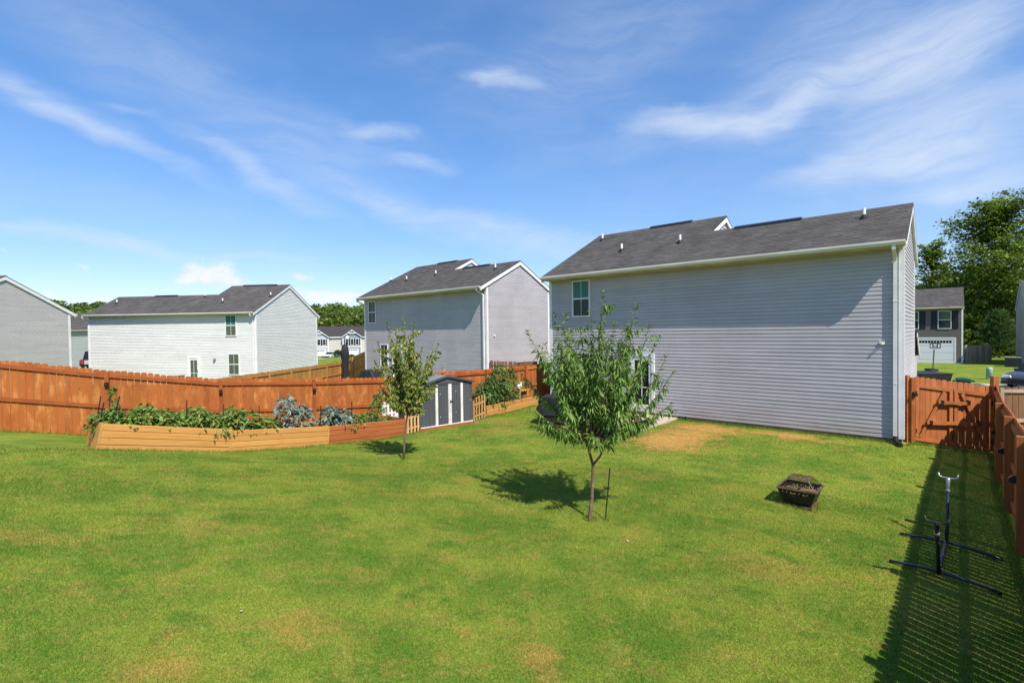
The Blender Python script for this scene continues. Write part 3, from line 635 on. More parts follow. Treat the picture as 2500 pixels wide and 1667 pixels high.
m.box(gx0-.12, gx0, -.06, -.018, gz0, gz1+.12).box(gx1, gx1+.12, -.06, -.018, gz0, gz1+.12).box(gx0, gx1, -.06, -.018, gz1, gz1+.12)
gd = m.build('garage_door', WHITE, br)
GARAGE = mat('garage panel', (.62, .62, .65), rough=.5)
for k in range(4): MB().box(gx0+.01, gx1-.01, -.04+.004*(k % 2), -.018, gz0+k*.68+.01, gz0+k*.68+.67).build('door_panel', GARAGE, gd)
for k in range(12): MB().box(gx0+.2+k*.225, gx0+.38+k*.225, -.045, -.035, gz1-.42, gz1-.18).build('pane', GLASS2, gd)
MB().box(-.45, .02, -.05, -.02, -.15, .02).build('skirt_board', WHITE, br)

def far_house(label, X, Y, a, zb, w, d, sid, gcol, name='house', gab=True, split=0.0):
    """two storey house seen front on from far away: side wall, cross gable front, roof, windows, garage"""
    t = empty(name, (X, Y, zb), -a, label, 'house', 'town houses across the far street')
    MB().box(-w, 0, 0, d, 0, 5.3).build('wall', sid, t)
    r = MB().prism([(-w-.3, -.35, 5.25), (-w-.3, d/2, 5.25+.5*(d/2+.35)), (-w-.3, d+.35, 5.25)], (w+.6, 0, 0)).build('roof', ROOFD, t)
    gw = 4.6
    MB().prism([(-gw, -1.2, -.5), (0, -1.2, -.5), (0, -1.2, 5.3), (-gw/2, -1.2, 7.0), (-gw, -1.2, 5.3)], (0, d/2+1, 0)).build('front_bay', gcol, t)
    MB().prism([(-gw-.3, -1.6, 5.15), (-gw/2, -1.6, 7.05), (.3, -1.6, 5.15), (.3, -1.6, 5.3), (-gw/2, -1.6, 7.22), (-gw-.3, -1.6, 5.3)], (0, d/2+1.4, 0)).build('bay_roof', ROOFD, r)
    MB().prism([(-gw-.3, -1.64, 5.05), (-gw/2, -1.64, 6.95), (.3, -1.64, 5.05), (.3, -1.64, 5.25), (-gw/2, -1.64, 7.15), (-gw-.3, -1.64, 5.25)], (0, .035, 0)).beam((-gw/2-.9, -1.62, 6.25), (-gw/2+.9, -1.62, 6.25), .05, .18).beam((-gw/2, -1.62, 6.2), (-gw/2, -1.62, 7), .05, .18).build('rake_board', WHITE, t)
    for xx in (0, -gw): MB().box(xx-.12, xx+.12, -1.3, -1.1, -.4, 5.2).build('corner_trim', WHITE, t)
    MB().box(-w-.3, .3, -.45, -.3, 5.05, 5.28).build('gutter', WHITE, t)
    MB().box(-gw+.12, -.12, -1.26, -1.19, 2.55, 2.8).build('belt_trim', WHITE, t)
    for k in (-3.6, -2.3, -1.0):
        o = MB().box(k-.42, k+.42, -1.28, -1.18, 3.15, 4.75).build('window', WHITE, t)
        MB().box(k-.32, k+.32, -1.30, -1.27, 3.97, 4.65).build('pane', GLASS2, o); MB().box(k-.32, k+.32, -1.30, -1.27, 3.25, 3.92).build('pane', GLASS2, o)
        for sg in (-1, 1): MB().box(k+sg*.55-.12, k+sg*.55+.12, -1.26, -1.19, 3.15, 4.75).build('shutter', MATS['shutter navy'], t)
    g = MB().box(-gw+.7, -.7, -1.27, -1.18, -.4, 2.1).build('garage_door', GARAGE, t)
    for k in range(6): MB().box(-gw+1+k*.46, -gw+1.3+k*.46, -1.29, -1.26, 1.62, 1.9).build('pane', GLASS2, g)
    return t
SLATE = siding('siding slate', (.22, .25, .31)); GREYF = siding('siding front grey', (.40, .42, .50))
zf = -5.9
for lab, u, Y, sid, fc in [('pale grey town house with white gable at the left of the far row', 803, 132, SID_TAUPE, GREYF), ('town house with slate gable and street lamp in front of it', 882.5, 134, SID_TAUPE, SLATE), ('third town house of the far row, half hidden by the pale grey house', 965, 136, SID_TAUPE, GREYF)]:
    p = pt(u, 850, Y); far_house(lab, p.x, p.y, -.25, zf, 13, 11, sid, fc)
p = pt(178, 850, 70)
h5, ro, rz = house('sage grey house far behind, in the gap beside the white house', -52.5, 66, .30, -4.3, [(-14, 0, 5.0)], .5, .35, SID_SAGE, boards=False, down=())

# ------------------------------------------------------------------ fences
def picket_mesh(h, w, t, m, name='picket', ear=.035):
    return MB().prism([(-w/2, 0, 0), (w/2, 0, 0), (w/2, 0, h-ear), (w/2-ear*.45, 0, h-ear*.35), (w/2-ear, 0, h), (-w/2+ear, 0, h), (-w/2+ear*.45, 0, h-ear*.35), (-w/2, 0, h-ear)], (0, t, 0)).mesh(name, m)
def fence(label, path, zf, h, pw, gap, mp, mr, mpost, rails, name='fence', posts=True, side=1, post_h=None, post_w=.09, joined=False, gapr=.0, group=None, rail_in=.045, skip=(), railh=.09):
    """path of post feet; posts and rails stand on the left of the walking direction times side, pickets on the other face"""
    t = empty(name, (path[0][0], path[0][1], zf(*path[0])), 0, label, 'fence', group); o = Vector(t.location)
    pm = [picket_mesh(h+dz, pw, .018, mp) for dz in (0, .012, -.012)]
    ptm = MB().box(-post_w/2, post_w/2, -post_w/2, post_w/2, -.3, (post_h or h)).mesh('post', mpost)
    allp = MB(); k = 0
    for i in range(len(path)-1):
        a, b = Vector((*path[i], 0)), Vector((*path[i+1], 0)); za, zb = zf(*path[i]), zf(*path[i+1])
        d = (b-a); L = d.length; d.normalize(); n = Vector((-d.y, d.x, 0))*side; ang = math.atan2(d.y, d.x)
        if side < 0: pass
        cnt = int(round(L/(pw+gap))); step = L/cnt
        for j in range(cnt):
            f = (j+.5)/cnt; p = a.lerp(b, f); z = za+(zb-za)*f+.02+random.uniform(-.006, .006)
            # pickets lie behind the rails: offset away from n
            q = p-n*(.02 if side > 0 else .002)
            mt = Matrix.Translation((q.x-o.x, q.y-o.y, z-o.z)) @ Matrix.Rotation(ang+random.uniform(-.006, .006), 4, 'Z') @ Matrix.Rotation(random.uniform(-1, 1)*gapr, 4, 'Y')
            me = pm[random.randrange(3)]
            if joined: allp.add([mt @ v.co for v in me.vertices], [tuple(pl.vertices) for pl in me.polygons])
            else: link('picket', me, t, mt)
        for rh in rails:
            pa, pb = a+n*(rail_in*.5+.001), b+n*(rail_in*.5+.001)
            e = .046 if posts else 0
            MB().beam((pa.x+d.x*e-o.x, pa.y+d.y*e-o.y, za+rh-o.z), (pb.x-d.x*e-o.x, pb.y-d.y*e-o.y, zb+rh-o.z), rail_in-.004, railh).build('rail', mr, t)
        if posts:
            for (P, zz, idx) in ((a, za, i),)+(((b, zb, i+1),) if i == len(path)-2 else ()):
                if idx in skip: continue
                q = P+n*(post_w/2+.001); link('post', ptm, t, T(q.x-o.x, q.y-o.y, zz-o.z, ang))
    if joined: allp.build('pickets', mp, t, kind='stuff')
    return t
# walking left to right the yard is on the right hand, so the rails and posts take side -1
fence('orange stained privacy fence along the back of the lawn', FENCE_L, G, 1.77, .139, .005, STAIN, STAINF, STAINF, (1.64, .82), side=-1, gapr=.003, post_h=1.76)
fence('shade-darkened red stained fence panel between the orange fence and the largest grey house', [(.60, 21.86), (2.1, 23.6)], G, 1.77, .139, .004, STAIND, STAIND, STAIND, (1.64, .9), side=-1)  # panel faces away from the sun; its shade is put into the darker colour
fence('brown stained fence at the right edge, seen almost end on', FENCE_R, G, 1.86, .136, .016, STAIND, STAIND, STAINP, (1.70, .95, .2), side=-1, post_h=1.87, post_w=.13, gapr=.0015, skip=(0,))
fence('natural wood fence panel right of the gate, beyond the brown fence', [(13.32, 13.62), (15.6, 13.3), (17.9, 13.0)], lambda x, y: -3.55, 1.86, .139, .012, DKWOOD, GREYWOOD, GREYWOOD, (1.78, .98), side=-1)  # partial shade on this panel is put into the darker wood colours
fence('new pine fence with posts between the white house and the middle house', [(-15.6, 21.0), (-15.28, 24.3), (-14.95, 27.7), (-14.7, 30.1), (-14.45, 32.5), (-14.2, 34.9), (-13.95, 37.4), (-13.7, 39.8)], lambda x, y: -4.03, 1.83, .14, .004, TAN, TANP, TANP, (1.66, .9, .2), side=-1, joined=True, post_h=1.74)
fence('short new pine fence stepping up to the corner of the middle house', [(-13.68, 39.75), (-12.1, 37.9), (-10.6, 36.1)], lambda x, y: -4.03+(39.75-y)*.26, 1.83, .14, .004, TAN, TANP, TANP, (1.66, .9, .2), side=-1, joined=True, post_h=1.8)
fence('dark weathered fence beside the corner of the middle house', [(-1.15, 26.75), (.35, 26.6), (1.3, 27.9)], lambda x, y: -3.28-.05*(x+1), 1.75, .13, .02, DKWOOD, DKWOOD, DKWOOD, (1.55, .8), side=-1, gapr=.02)
fence('grey weathered fence beside the brown house', [(43.6, 48.0), (46.4, 48.3)], lambda x, y: -3.55, 1.75, .14, .006, GREYWOOD, GREYWOOD, GREYWOOD, (1.5, .8), side=1, joined=True)

# solar lights on the posts
def solar(p, rz, label):
    t = empty('solar_light', p, rz, label, 'solar light', 'solar lights on the fence posts')
    MB().prism([(-.045, 0, -.07), (.045, 0, -.07), (.045, 0, .05), (-.045, 0, .05)], (0, -.02, 0)).build('back_plate', BLACK, t)
    MB().prism([(-.045, -.02, .05), (-.045, -.085, -.01), (-.045, -.085, -.045), (-.045, -.02, -.07)], (.09, 0, 0)).build('lamp_body', BLACK, t)
    MB().prism([(-.04, -.03, .052), (-.04, -.084, .003), (-.04, -.084, -.002), (-.04, -.03, .046)], (.08, 0, 0)).build('solar_panel', GLASS2, t); return t
lab = {2: 'solar light on the fence post left of the raised bed', 3: 'solar light on the fence post behind the beans', 4: 'solar light on the fence post behind the blue green kale', 5: 'solar light on the fence post left of the shed', 7: 'solar light on the fence post above the tomato plants'}
for i in lab:
    d = Vector((FENCE_L[i+1][0]-FENCE_L[i][0], FENCE_L[i+1][1]-FENCE_L[i][1], 0)).normalized(); q = Vector((*FENCE_L[i], 0))+Vector((d.y, -d.x, 0))*.093
    solar((q.x, q.y, G(*FENCE_L[i])+1.42), math.atan2(d.y, d.x), lab[i])
labr = {1: 'solar light on the second brown post from the gate', 2: 'solar light on the third brown post from the gate', 3: 'solar light on the nearest brown fence post'}
for i in labr:
    d = Vector((FENCE_R[i+1][0]-FENCE_R[i][0], FENCE_R[i+1][1]-FENCE_R[i][1], 0)).normalized(); q = Vector((*FENCE_R[i], 0))+Vector((d.y, -d.x, 0))*.134
    solar((q.x, q.y, G(*FENCE_R[i])+1.2), math.atan2(d.y, d.x), labr[i])

# ------------------------------------------------------------------ double gate
GL, GR = Vector((11.0, 13.76, -3.19)), Vector((13.1, 13.5, -3.50))
gd = GR-GL; gl = math.hypot(gd.x, gd.y); sl = gd.z/gl
gt = empty('gate', GL, math.atan2(gd.y, gd.x), 'double brown wooden gate with two bars beside the largest grey house', 'gate')
def gz(x): return sl*x
MB().box(-.075, -.001, .03, .12, -.2, 1.86).build('post', STAIND, gt); MB().box(0, .10, -.035, .055, -.2, 1.80).build('post', STAIN, gt)
MB().box(gl-.09, gl+.04, -.05, .08, -.2, 1.83).build('post', STAIND, gt)
GW = mat('gate wood', (.33, .10, .028), (.40, .135, .038), ns=(8, 8, 1.5), rough=.7, obj=.13, bump=.2, bs=(60, 60, 4), c3=(.25, .07, .018), n3=(2, 2, .8))
xa, xb, xm = .115, gl-.10, gl/2+.01
n = 14; st = (xb-xa)/n; pk = picket_mesh(1.80, st-.006, .018, GW)
for k in range(n):
    x = xa+(k+.5)*st; link('picket', pk, gt, Matrix.Translation((x, .03, gz(x)+.05+random.uniform(-.01, .01))) @ Matrix.Rotation(random.uniform(-.003, .003), 4, 'Y'))
def gbeam(x0, z0, x1, z1, w=.085, y=.008, th=.036, m=GW, nm='rail'):
    return MB().beam((x0, y, gz(x0)+z0), (x1, y, gz(x1)+z1), w, th, up=(0, 1, 0)).build(nm, m, gt)
for (x0, x1) in ((xa, xm-.012), (xm+.012, xb)):
    gbeam(x0, 1.60, x1, 1.60); gbeam(x0, .13, x1, .13)
for x in (xa+.045, xm-.06, xm+.06, xb-.045): MB().beam((x, -.0, gz(x)+.18), (x, -.0, gz(x)+1.555), .085, .034, up=(0, 1, 0)).build('stile', GW, gt)
gbeam(xa+.12, .19, xm-.22, 1.54, y=-.002, nm='brace'); gbeam(xb-.10, .19, xm+.22, 1.54, y=-.002, nm='brace')
for (x0, x1, z) in ((xm-.42, xm+.36, 1.28), (xm-.70, xm+.62, .72)):
    MB().beam((x0, -.065, gz(xm)+z+.01), (x1, -.065, gz(xm)+z-.03), .085, .036, up=(0, 1, 0)).build('cross_bar', GW, gt)
    for x in (x0+.10, x1-.03): MB().box(x-.03, x+.03, -.10, -.02, gz(xm)+z-.07, gz(xm)+z+.06).build('bar_bracket', BLACK, gt)
for sg in (-1, 1): MB().tube([(xm+sg*.06, -.02, gz(xm)+.26), (xm+sg*.06, -.06, gz(xm)+.27), (xm+sg*.06, -.06, gz(xm)+.40), (xm+sg*.06, -.02, gz(xm)+.41)], .009, 6).build('handle', BLACK, gt)
for z in (.35, 1.4):
    MB().box(xa-.02, xa+.03, -.02, -.008, gz(xa)+z-.06, gz(xa)+z+.06).build('hinge', BLACK, gt); MB().box(xb-.02, xb+.025, -.03, -.012, gz(xb)+z-.06, gz(xb)+z+.06).build('hinge', BLACK, gt)
solar(GL+Vector((.06, -.045, 1.36)), math.atan2(gd.y, gd.x), 'solar light on the left gate post')

# ------------------------------------------------------------------ raised beds
def bed(label, pa, pb, nb, hb, depth, m, slope_ends=True, back=True, nback=None, soil=.10):
    """boards stacked along pa-pb (ground points), following the slope; depth into the bed on the left hand"""
    pa, pb = Vector(pa), Vector(pb); d = Vector((pb.x-pa.x, pb.y-pa.y, 0)); L = d.length; d.normalize(); ang = math.atan2(d.y, d.x)
    t = empty('raised_bed', pa, ang, label, 'raised bed', 'wooden raised beds')
    tilt = math.atan2(pb.z-pa.z, L); Ls = math.hypot(L, pb.z-pa.z)
    bm = MB().prism([(0, .012, .002), (0, 0, .012), (0, 0, hb-.012), (0, .012, hb-.003), (0, .038, hb-.003), (0, .038, .002)], (Ls, 0, 0)).mesh('board', m)
    for k in range(nb):
        o = link('board', bm, t, Matrix.Rotation(-tilt, 4, 'Y') @ Matrix.Translation((0, random.uniform(-.006, .006), k*hb-.05)))
        link('board', bm, t, Matrix.Rotation(-tilt, 4, 'Y') @ Matrix.Translation((0, depth-.04+random.uniform(-.003, .003), k*hb-.05)))
    em = MB().box(-.04, -.002, -.002, depth, .003, hb-.003).mesh('end_board', m)
    for k in range(nb):
        link('end_board', em, t, Matrix.Rotation(-tilt, 4, 'Y') @ Matrix.Translation((0, 0, k*hb-.05)))
        link('end_board', em, t, Matrix.Rotation(-tilt, 4, 'Y') @ Matrix.Translation((Ls+.042, 0, k*hb-.05)))
    s = MB().box(.002, Ls-.002, .04, depth-.042, 0, nb*hb-.05-soil).build('soil', SOIL, t, Matrix.Rotation(-tilt, 4, 'Y'))
    return t
bA, bB, bC, bD = Vector((-8.69, 10.4, -2.34)), Vector((-6.99, 12.3, -2.86)), Vector((-5.17, 14.0, -3.09)), Vector((-3.43, 15.6, -3.20))
bE, bF = Vector((-.93, 18.3, -3.08)), Vector((1.05, 20.95, -3.08))
bed('new pine raised bed at the left end, sloping with the ground', bA, bB-(bB-bA).normalized()*.07, 4, .148, 1.1, PINE)
bed('new pine raised bed in the middle of the back fence', bB, bC-(bC-bB).normalized()*.07, 4, .142, 1.1, PINE)
bed('red stained raised bed left of the metal shed', bC, bD, 4, .142, 1.1, REDBOARD)
bed('low pine raised bed right of the metal shed', bE, bF, 3, .15, 1.0, PINE)

# little picket panels either side of the shed
def mini(label, pa, pb, h, n, m):
    pa, pb = Vector(pa), Vector(pb); d = pb-pa; L = math.hypot(d.x, d.y); t = empty('garden_fence', pa, math.atan2(d.y, d.x), label, 'garden fence', 'little picket panels by the shed')
    pk = MB().prism([(-.032, 0, 0), (.032, 0, 0), (.032, 0, h-.03), (0, 0, h), (-.032, 0, h-.03)], (0, .018, 0)).mesh('picket', m)
    for k in range(n):
        x = (k+.5)*L/n; link('picket', pk, t, Matrix.Translation((x, 0, d.z*x/L+.02)))
    for z in (h*.25, h*.72): MB().beam((0, .031, z), (L, .031, z+d.z), .02, .05).build('rail', m, t)
    for x in (.0, L): MB().box(x-.03, x+.03, .04, .09, -.1, h-.1).build('post', m, t)
    MB().box(0, L, -.06, .1, -.08, .025).build('stone_edging', CONC, t); return t
PINEP = mat('pine picket', (.52, .31, .13), (.44, .24, .09), ns=(9, 9, 2), rough=.8, obj=.1)
mini('tan picket panel between the red bed and the shed', (-3.36, 15.66, -3.2), (-2.98, 15.93, -3.13), .72, 4, PINEP)
mini('tan picket panel between the shed and the low pine bed', (-1.30, 17.28, -3.12), (-.97, 18.05, -3.09), .86, 4, PINEP)
mini('white picket panel behind the leafy plant left of the shed', (-4.3, 16.45, -2.75), (-3.85, 16.6, -2.75), .5, 4, WHITE)

# ------------------------------------------------------------------ metal shed
s0, s1 = Vector((-2.96, 15.92, -3.1)), Vector((-1.40, 17.22, -3.08)); d = s1-s0; SW = math.hypot(d.x, d.y); SD = 1.62; EH = 1.42; PH = 1.66
sh = empty('shed', s0, math.atan2(d.y, d.x), 'dark grey metal shed with white trim in front of the orange fence', 'shed')
MB().box(-.05, SW+.05, -.05, SD+.05, -.25, .06).build('base', REDBOARD, sh)
def corr(mb, p0, p1, z0, z1, n, amp, out):
    p0, p1 = Vector(p0), Vector(p1); vs = []; out = Vector(out)
    prof = []
    for k in range(n):
        for f, o in ((0, 0), (.35, 0), (.45, 1), (.9, 1)): prof.append(((k+f)/n, o))
    prof.append((1, 0))
    for f, o in prof:
        p = p0.lerp(p1, f)+out*(amp*o); zt = z1(f) if callable(z1) else z1; vs += [(p.x, p.y, z0), (p.x, p.y, zt)]
    return mb.add(vs, [(2*i, 2*i+2, 2*i+3, 2*i+1) for i in range(len(prof)-1)])
corr(MB(), (0, .012, 0), (SW*.27, .012, 0), .06, EH, 4, .018, (0, -1, 0)).build('wall_panel', SHED_D, sh)
corr(MB(), (SW*.80, .012, 0), (SW, .012, 0), .06, EH, 3, .018, (0, -1, 0)).build('wall_panel', SHED_D, sh)
corr(MB(), (0, SD, 0), (0, 0, 0), .06, EH, 14, .018, (-1, 0, 0)).build('wall_panel', SHED_D, sh)
corr(MB(), (SW, 0, 0), (SW, SD, 0), .06, EH, 14, .018, (1, 0, 0)).build('wall_panel', SHED_D, sh)
corr(MB(), (SW, SD, 0), (0, SD, 0), .06, EH, 16, .018, (0, 1, 0)).build('wall_panel', SHED_D, sh)
for (a, b) in ((.315, .515), (.575, .755)):
    o = corr(MB(), (SW*a, -.012, 0), (SW*b, -.012, 0), .10, EH-.03, 4, .014, (0, -1, 0)).build('door', SHED_D, sh)
for a, b in ((.27, .315), (.515, .575), (.755, .80)): MB().box(SW*a, SW*b, -.035, .0, .06, EH-.005).build('door_trim', GUT, sh)
MB().box(SW*.54-.004, SW*.54+.004, -.038, -.034, .08, EH-.02).build('door_seam', SHED_R, sh)
MB().box(SW*.27, SW*.80, -.04, .0, EH-.004, EH+.012).build('door_track', SHED_R, sh); MB().box(.0, SW, -.036, .0, .055, .085).build('sill', WHITE, sh)
MB().box(SW*.545, SW*.56, -.06, -.036, .78, .86).box(SW*.548, SW*.60, -.065, -.05, .83, .845).build('handle', IRON, sh)
MB().prism([(-.02, .0, EH+.03), (SW+.02, .0, EH+.03), (SW/2, .0, PH)], (0, .02, 0)).build('gable_panel', SHED_D, sh)
MB().prism([(-.02, SD, EH), (SW+.02, SD, EH), (SW/2, SD, PH)], (0, .02, 0)).build('gable_panel', SHED_D, sh)
for sg in (0, 1):
    m = MB(); x0, x1 = (-.07, SW/2) if sg == 0 else (SW+.07, SW/2)
    vs = []
    for k in range(13):
        y = -.06+(SD+.12)*k/12
        for dy, dz in ((0, 0), (.02, .02), (.05, .02), (.07, 0)): vs += [(x0, y+dy, EH-.0+dz), (x1, y+dy, PH+.02+dz)]
    m.add(vs, [(2*i, 2*i+2, 2*i+3, 2*i+1) for i in range(len(vs)//2-1)]); m.build('roof_panel', SHED_R, sh)
    MB().beam((x0, -.06, EH), (x1, -.06, PH+.02), .03, .06, up=(0, 0, 1)).build('roof_edge', SHED_D, sh)
for (x, z) in ((.12, .5), (.36*SW, 1.1), (.36*SW, .35), (.66*SW, 1.15), (.66*SW, .45), (.95*SW, .8)): MB().lathe([(.012, 0), (.008, .008)], 8).build('screw_cap', PVC, sh, Matrix.Translation((x, -.028, z)) @ Matrix.Rotation(math.pi/2, 4, 'X'))

# ------------------------------------------------------------------ things on the lawn
# fire pit
fp = empty('fire_pit', (5.55, 9.62, G(5.55, 9.62)+.01), -.745, 'square black fire pit with mesh lid on the lawn', 'fire pit')
def frust(a, z0, b, z1): return [(-a, -a, z0), (a, -a, z0), (a, a, z0), (-a, a, z0), (-b, -b, z1), (b, -b, z1), (b, b, z1), (-b, b, z1)]
bowl = MB(); th = .008
vo = frust(.25, .07, .35, .36); vi = frust(.25-th, .07+th, .35-th, .36)
# front and side sheets with cut-out leaf shapes: the holes are left out of the sheet as a fine grid
def sheet(q, cut):
    NX, NZ = 44, 16; vs = []; fs = []
    for j in range(NZ+1):
        for i in range(NX+1):
            u, v = i/NX, j/NZ; a, b = Vector(q[0]).lerp(Vector(q[1]), u), Vector(q[3]).lerp(Vector(q[2]), u); vs.append(a.lerp(b, v))
    for j in range(NZ):
        for i in range(NX):
            if cut and 8 <= j <= 12 and 4 < i < NX-5 and (i*7+j*5+(i*j) % 3) % 5 == 0: continue
            k = j*(NX+1)+i; fs.append((k, k+1, k+NX+2, k+NX+1))
    return vs, fs
for k in range(4): bowl.add(*sheet((vo[k], vo[(k+1) % 4], vo[4+(k+1) % 4], vo[4+k]), True))
bowl.add(vo[:4], [(0, 1, 2, 3)]); bowl.build('bowl', IRON, fp)
rim = MB()
for k in range(4): rim.beam(vo[4+k], vo[4+(k+1) % 4], .035, .016)
rim.build('rim', RUST, fp)
MB().box(-.265, .265, -.265, .265, 0, .035).build('base_tray', RUST, fp)
for sx in (-1, 1):
    for sy in (-1, 1): MB().beam((sx*.22, sy*.22, .03), (sx*.235, sy*.235, .09), .04, .04).build('foot', IRON, fp)
MB().box(-.30, .30, -.30, .30, .22, .262).build('ash_bed', ASH, fp)
lid = MB(); tp = frust(.335, .375, .17, .555)
for k in range(4): lid.beam(tp[k], tp[4+k], .022, .012); lid.beam(tp[k], tp[(k+1) % 4], .02, .014); lid.beam(tp[4+k], tp[4+(k+1) % 4], .045, .012)
lid.box(-.165, .165, -.05, -.005, .551, .559).box(-.165, .165, .04, .085, .551, .559)
lo = lid.build('lid_frame', RUST, fp)
mesh_ = MB()
for k in range(4):
    a0, a1, b1, b0 = [Vector(x) for x in (tp[k], tp[(k+1) % 4], tp[4+(k+1) % 4], tp[4+k])]
    for i in range(1, 26): mesh_.beam(a0.lerp(a1, i/26), b0.lerp(b1, i/26), .0013, .0013)
    for i in range(1, 13): mesh_.beam(a0.lerp(b0, i/13), a1.lerp(b1, i/13), .0013, .0013)
mesh_.build('lid_mesh', IRON, lo, kind='stuff')
MB().tube([(-.05, .015, .555), (-.045, .015, .59), (0, .015, .605), (.045, .015, .59), (.05, .015, .555)], .008, 6).build('handle', IRON, lo)

fp.scale = (.94, .94, .94)
# hammock stand
hz = lambda p: G(p[0], p[1])
F1, F2, B1, B2 = Vector((5.56, 7.35, 0)), Vector((6.40, 6.50, 0)), Vector((6.50, 8.36, 0)), Vector((7.40, 7.50, 0))
FM, BM = F1.lerp(F2, .47), B1.lerp(B2, .48)
hs_ = empty('hammock_stand', (FM.x, FM.y, hz(FM)), 0, 'dark blue steel hammock stand in the fence shade', 'hammock stand')
o = Vector(hs_.location)
def hp(x, y, z): return Vector((x-o.x, y-o.y, hz((x, y))+z-o.z))
def bow(A, Bp, nm):
    m = MB(); pts = []
    for k in range(11):
        f = k/10; q = A.lerp(Bp, f); pts.append(hp(q.x, q.y, .03+.055*math.sin(math.pi*f)))
    m.tube(pts, .022, 10); b = m.build(nm, BLUESTEEL, hs_, smooth=True); return b
bow(F1, F2, 'foot_bar'); bow(B1, B2, 'foot_bar')
MB().tube([hp(FM.x, FM.y, .10), hp(BM.x, BM.y, .10)], .028, 10).build('base_beam', BLUESTEEL, hs_, smooth=True)
for k in range(9):
    q = FM.lerp(BM, .12+.085*k); MB().tube([hp(q.x, q.y, .10), hp(q.x+.008, q.y+.009, .10)], .0290, 10).build('beam_ring', SILVER, hs_)
def upright(base, top, m1, m2, nm):
    m = MB().tube([base, base.lerp(top, .80)], .023, 10).build(nm, m1, hs_, smooth=True)
    dirv = (top-base).normalized(); side = Vector((.70, -.71, 0))
    k = MB().tube([base.lerp(top, .79), top-dirv*.03, top], [.021, .03, .03], 8)
    k.tube([top-side*.125+Vector((0, 0, .07)), top-side*.115+Vector((0, 0, .02)), top-side*.07, top+side*.07, top+side*.115+Vector((0, 0, .02)), top+side*.125+Vector((0, 0, .07))], .012, 8)
    k.build('fork', m2, m, smooth=True)
    MB().lathe([(.031, -.012), (.031, .012)], 10).build('collar', SILVER, m, Matrix.Translation(base.lerp(top, .80)) @ dirv.to_track_quat('Z', 'Y').to_matrix().to_4x4())
upright(hp(FM.x, FM.y, .06), hp(FM.x-.36, FM.y-.38, .92), BLACK, BLACK, 'upright')
upright(hp(BM.x, BM.y, .08), hp(BM.x+.31, BM.y+.33, 1.02), BLUESTEEL, SILVER, 'upright')

# patio slab and covered grill
ps = MB().prism([(x, y, -3.22) for x, y in PATIO], (0, 0, .115)).build('patio', CONC); ps['kind'] = 'structure'
GX, GY, GZ0 = 1.42, 16.55, -3.11
gr = empty('grill', (GX, GY, G(GX, GY)), -.3, 'black covered grill behind the front tree', 'grill')
MB().prism([(-.62, -.28, .52), (-.40, -.28, .30), (.40, -.28, .30), (.62, -.28, .52), (.42, -.28, .92), (-.36, -.28, .98)], (0, .56, 0)).build('hood', BLACKCLOTH, gr, bevel=.03)
MB().prism([(-.36, -.24, .30), (.4, -.24, .30), (.3, -.24, .10), (-.28, -.24, .10)], (0, .48, 0)).build('cart', IRON, gr)
for sx in (-.36, .36):
    for sy in (-.2, .2): MB().tube([(sx, sy, .35), (sx*1.08, sy*1.1, 0)], .016, 6).build('leg', SILVER, gr)
MB().box(-.38, .4, -.22, .22, .10, .125).build('shelf', SILVER, gr)

# tree stake
stt = MB().tube([(1.55, 8.46, -3.26), (1.648, 8.50, -2.34)], .011, 8).build('tree_stake', BLACK); tag(stt, 'thin black stake leaning beside the front tree trunk', 'stake')
# ------------------------------------------------------------------ leaves, plants and trees
def nrm(a): return a/np.maximum(np.linalg.norm(a, axis=-1, keepdims=True), 1e-9)
def leaf_frame(D):
    U = np.zeros_like(D); U[:, 2] = 1; U = U+RNG.normal(0, .45, D.shape); Sd = nrm(np.cross(D, U)); return Sd, nrm(np.cross(Sd, D))
LT = np.array([0, .33, .33, .70, .70, 1.0]); LS = np.array([0, -.5, .5, -.36, .36, 0])
LF = [np.array([[0, 2, 1], [3, 4, 5]]), np.array([[1, 2, 4, 3]])]
def leaf_verts(P, D, L, W, droop, fold=.18):
    Sd, U = leaf_frame(D); n = len(P); V = np.empty((n, 6, 3))
    for k in range(6):
        t, s = LT[k], LS[k]
        V[:, k] = P+D*(t*L)[:, None]+Sd*(s*W)[:, None]+U*(abs(s)*fold*W)[:, None]; V[:, k, 2] -= droop*t*t*L
    return V
def leaf_obj(name, P, D, L, W, m, parent, droop=.25, kind='stuff'):
    V = leaf_verts(P, D, L, W, droop); n = len(P); b = (np.arange(n)*6)[:, None, None]
    return link(name, np_mesh(name, V.reshape(-1, 3), [(b+LF[0][None]).reshape(-1, 3), (b+LF[1][None]).reshape(-1, 4)], m), parent, kind=kind)
def quad_leaves(name, P, size, m, parent, kind='stuff', flat=.5):
    """small leaf-sized diamonds facing all ways"""
    n = len(P); D = nrm(RNG.normal(0, 1, (n, 3))*np.array([1, 1, flat])); Sd, U = leaf_frame(D); s = (size*RNG.uniform(.6, 1.3, n))[:, None]
    V = np.stack([P-D*s*.5, P+Sd*s*.33+U*s*.08, P+D*s*.5, P-Sd*s*.33+U*s*.08], 1)
    return link(name, np_mesh(name, V.reshape(-1, 3), [np.arange(4*n).reshape(-1, 4)], m), parent, kind=kind)
def bez(a, b, c, n): t = np.linspace(0, 1, n)[:, None]; return a*(1-t)**2+2*b*t*(1-t)+c*t*t

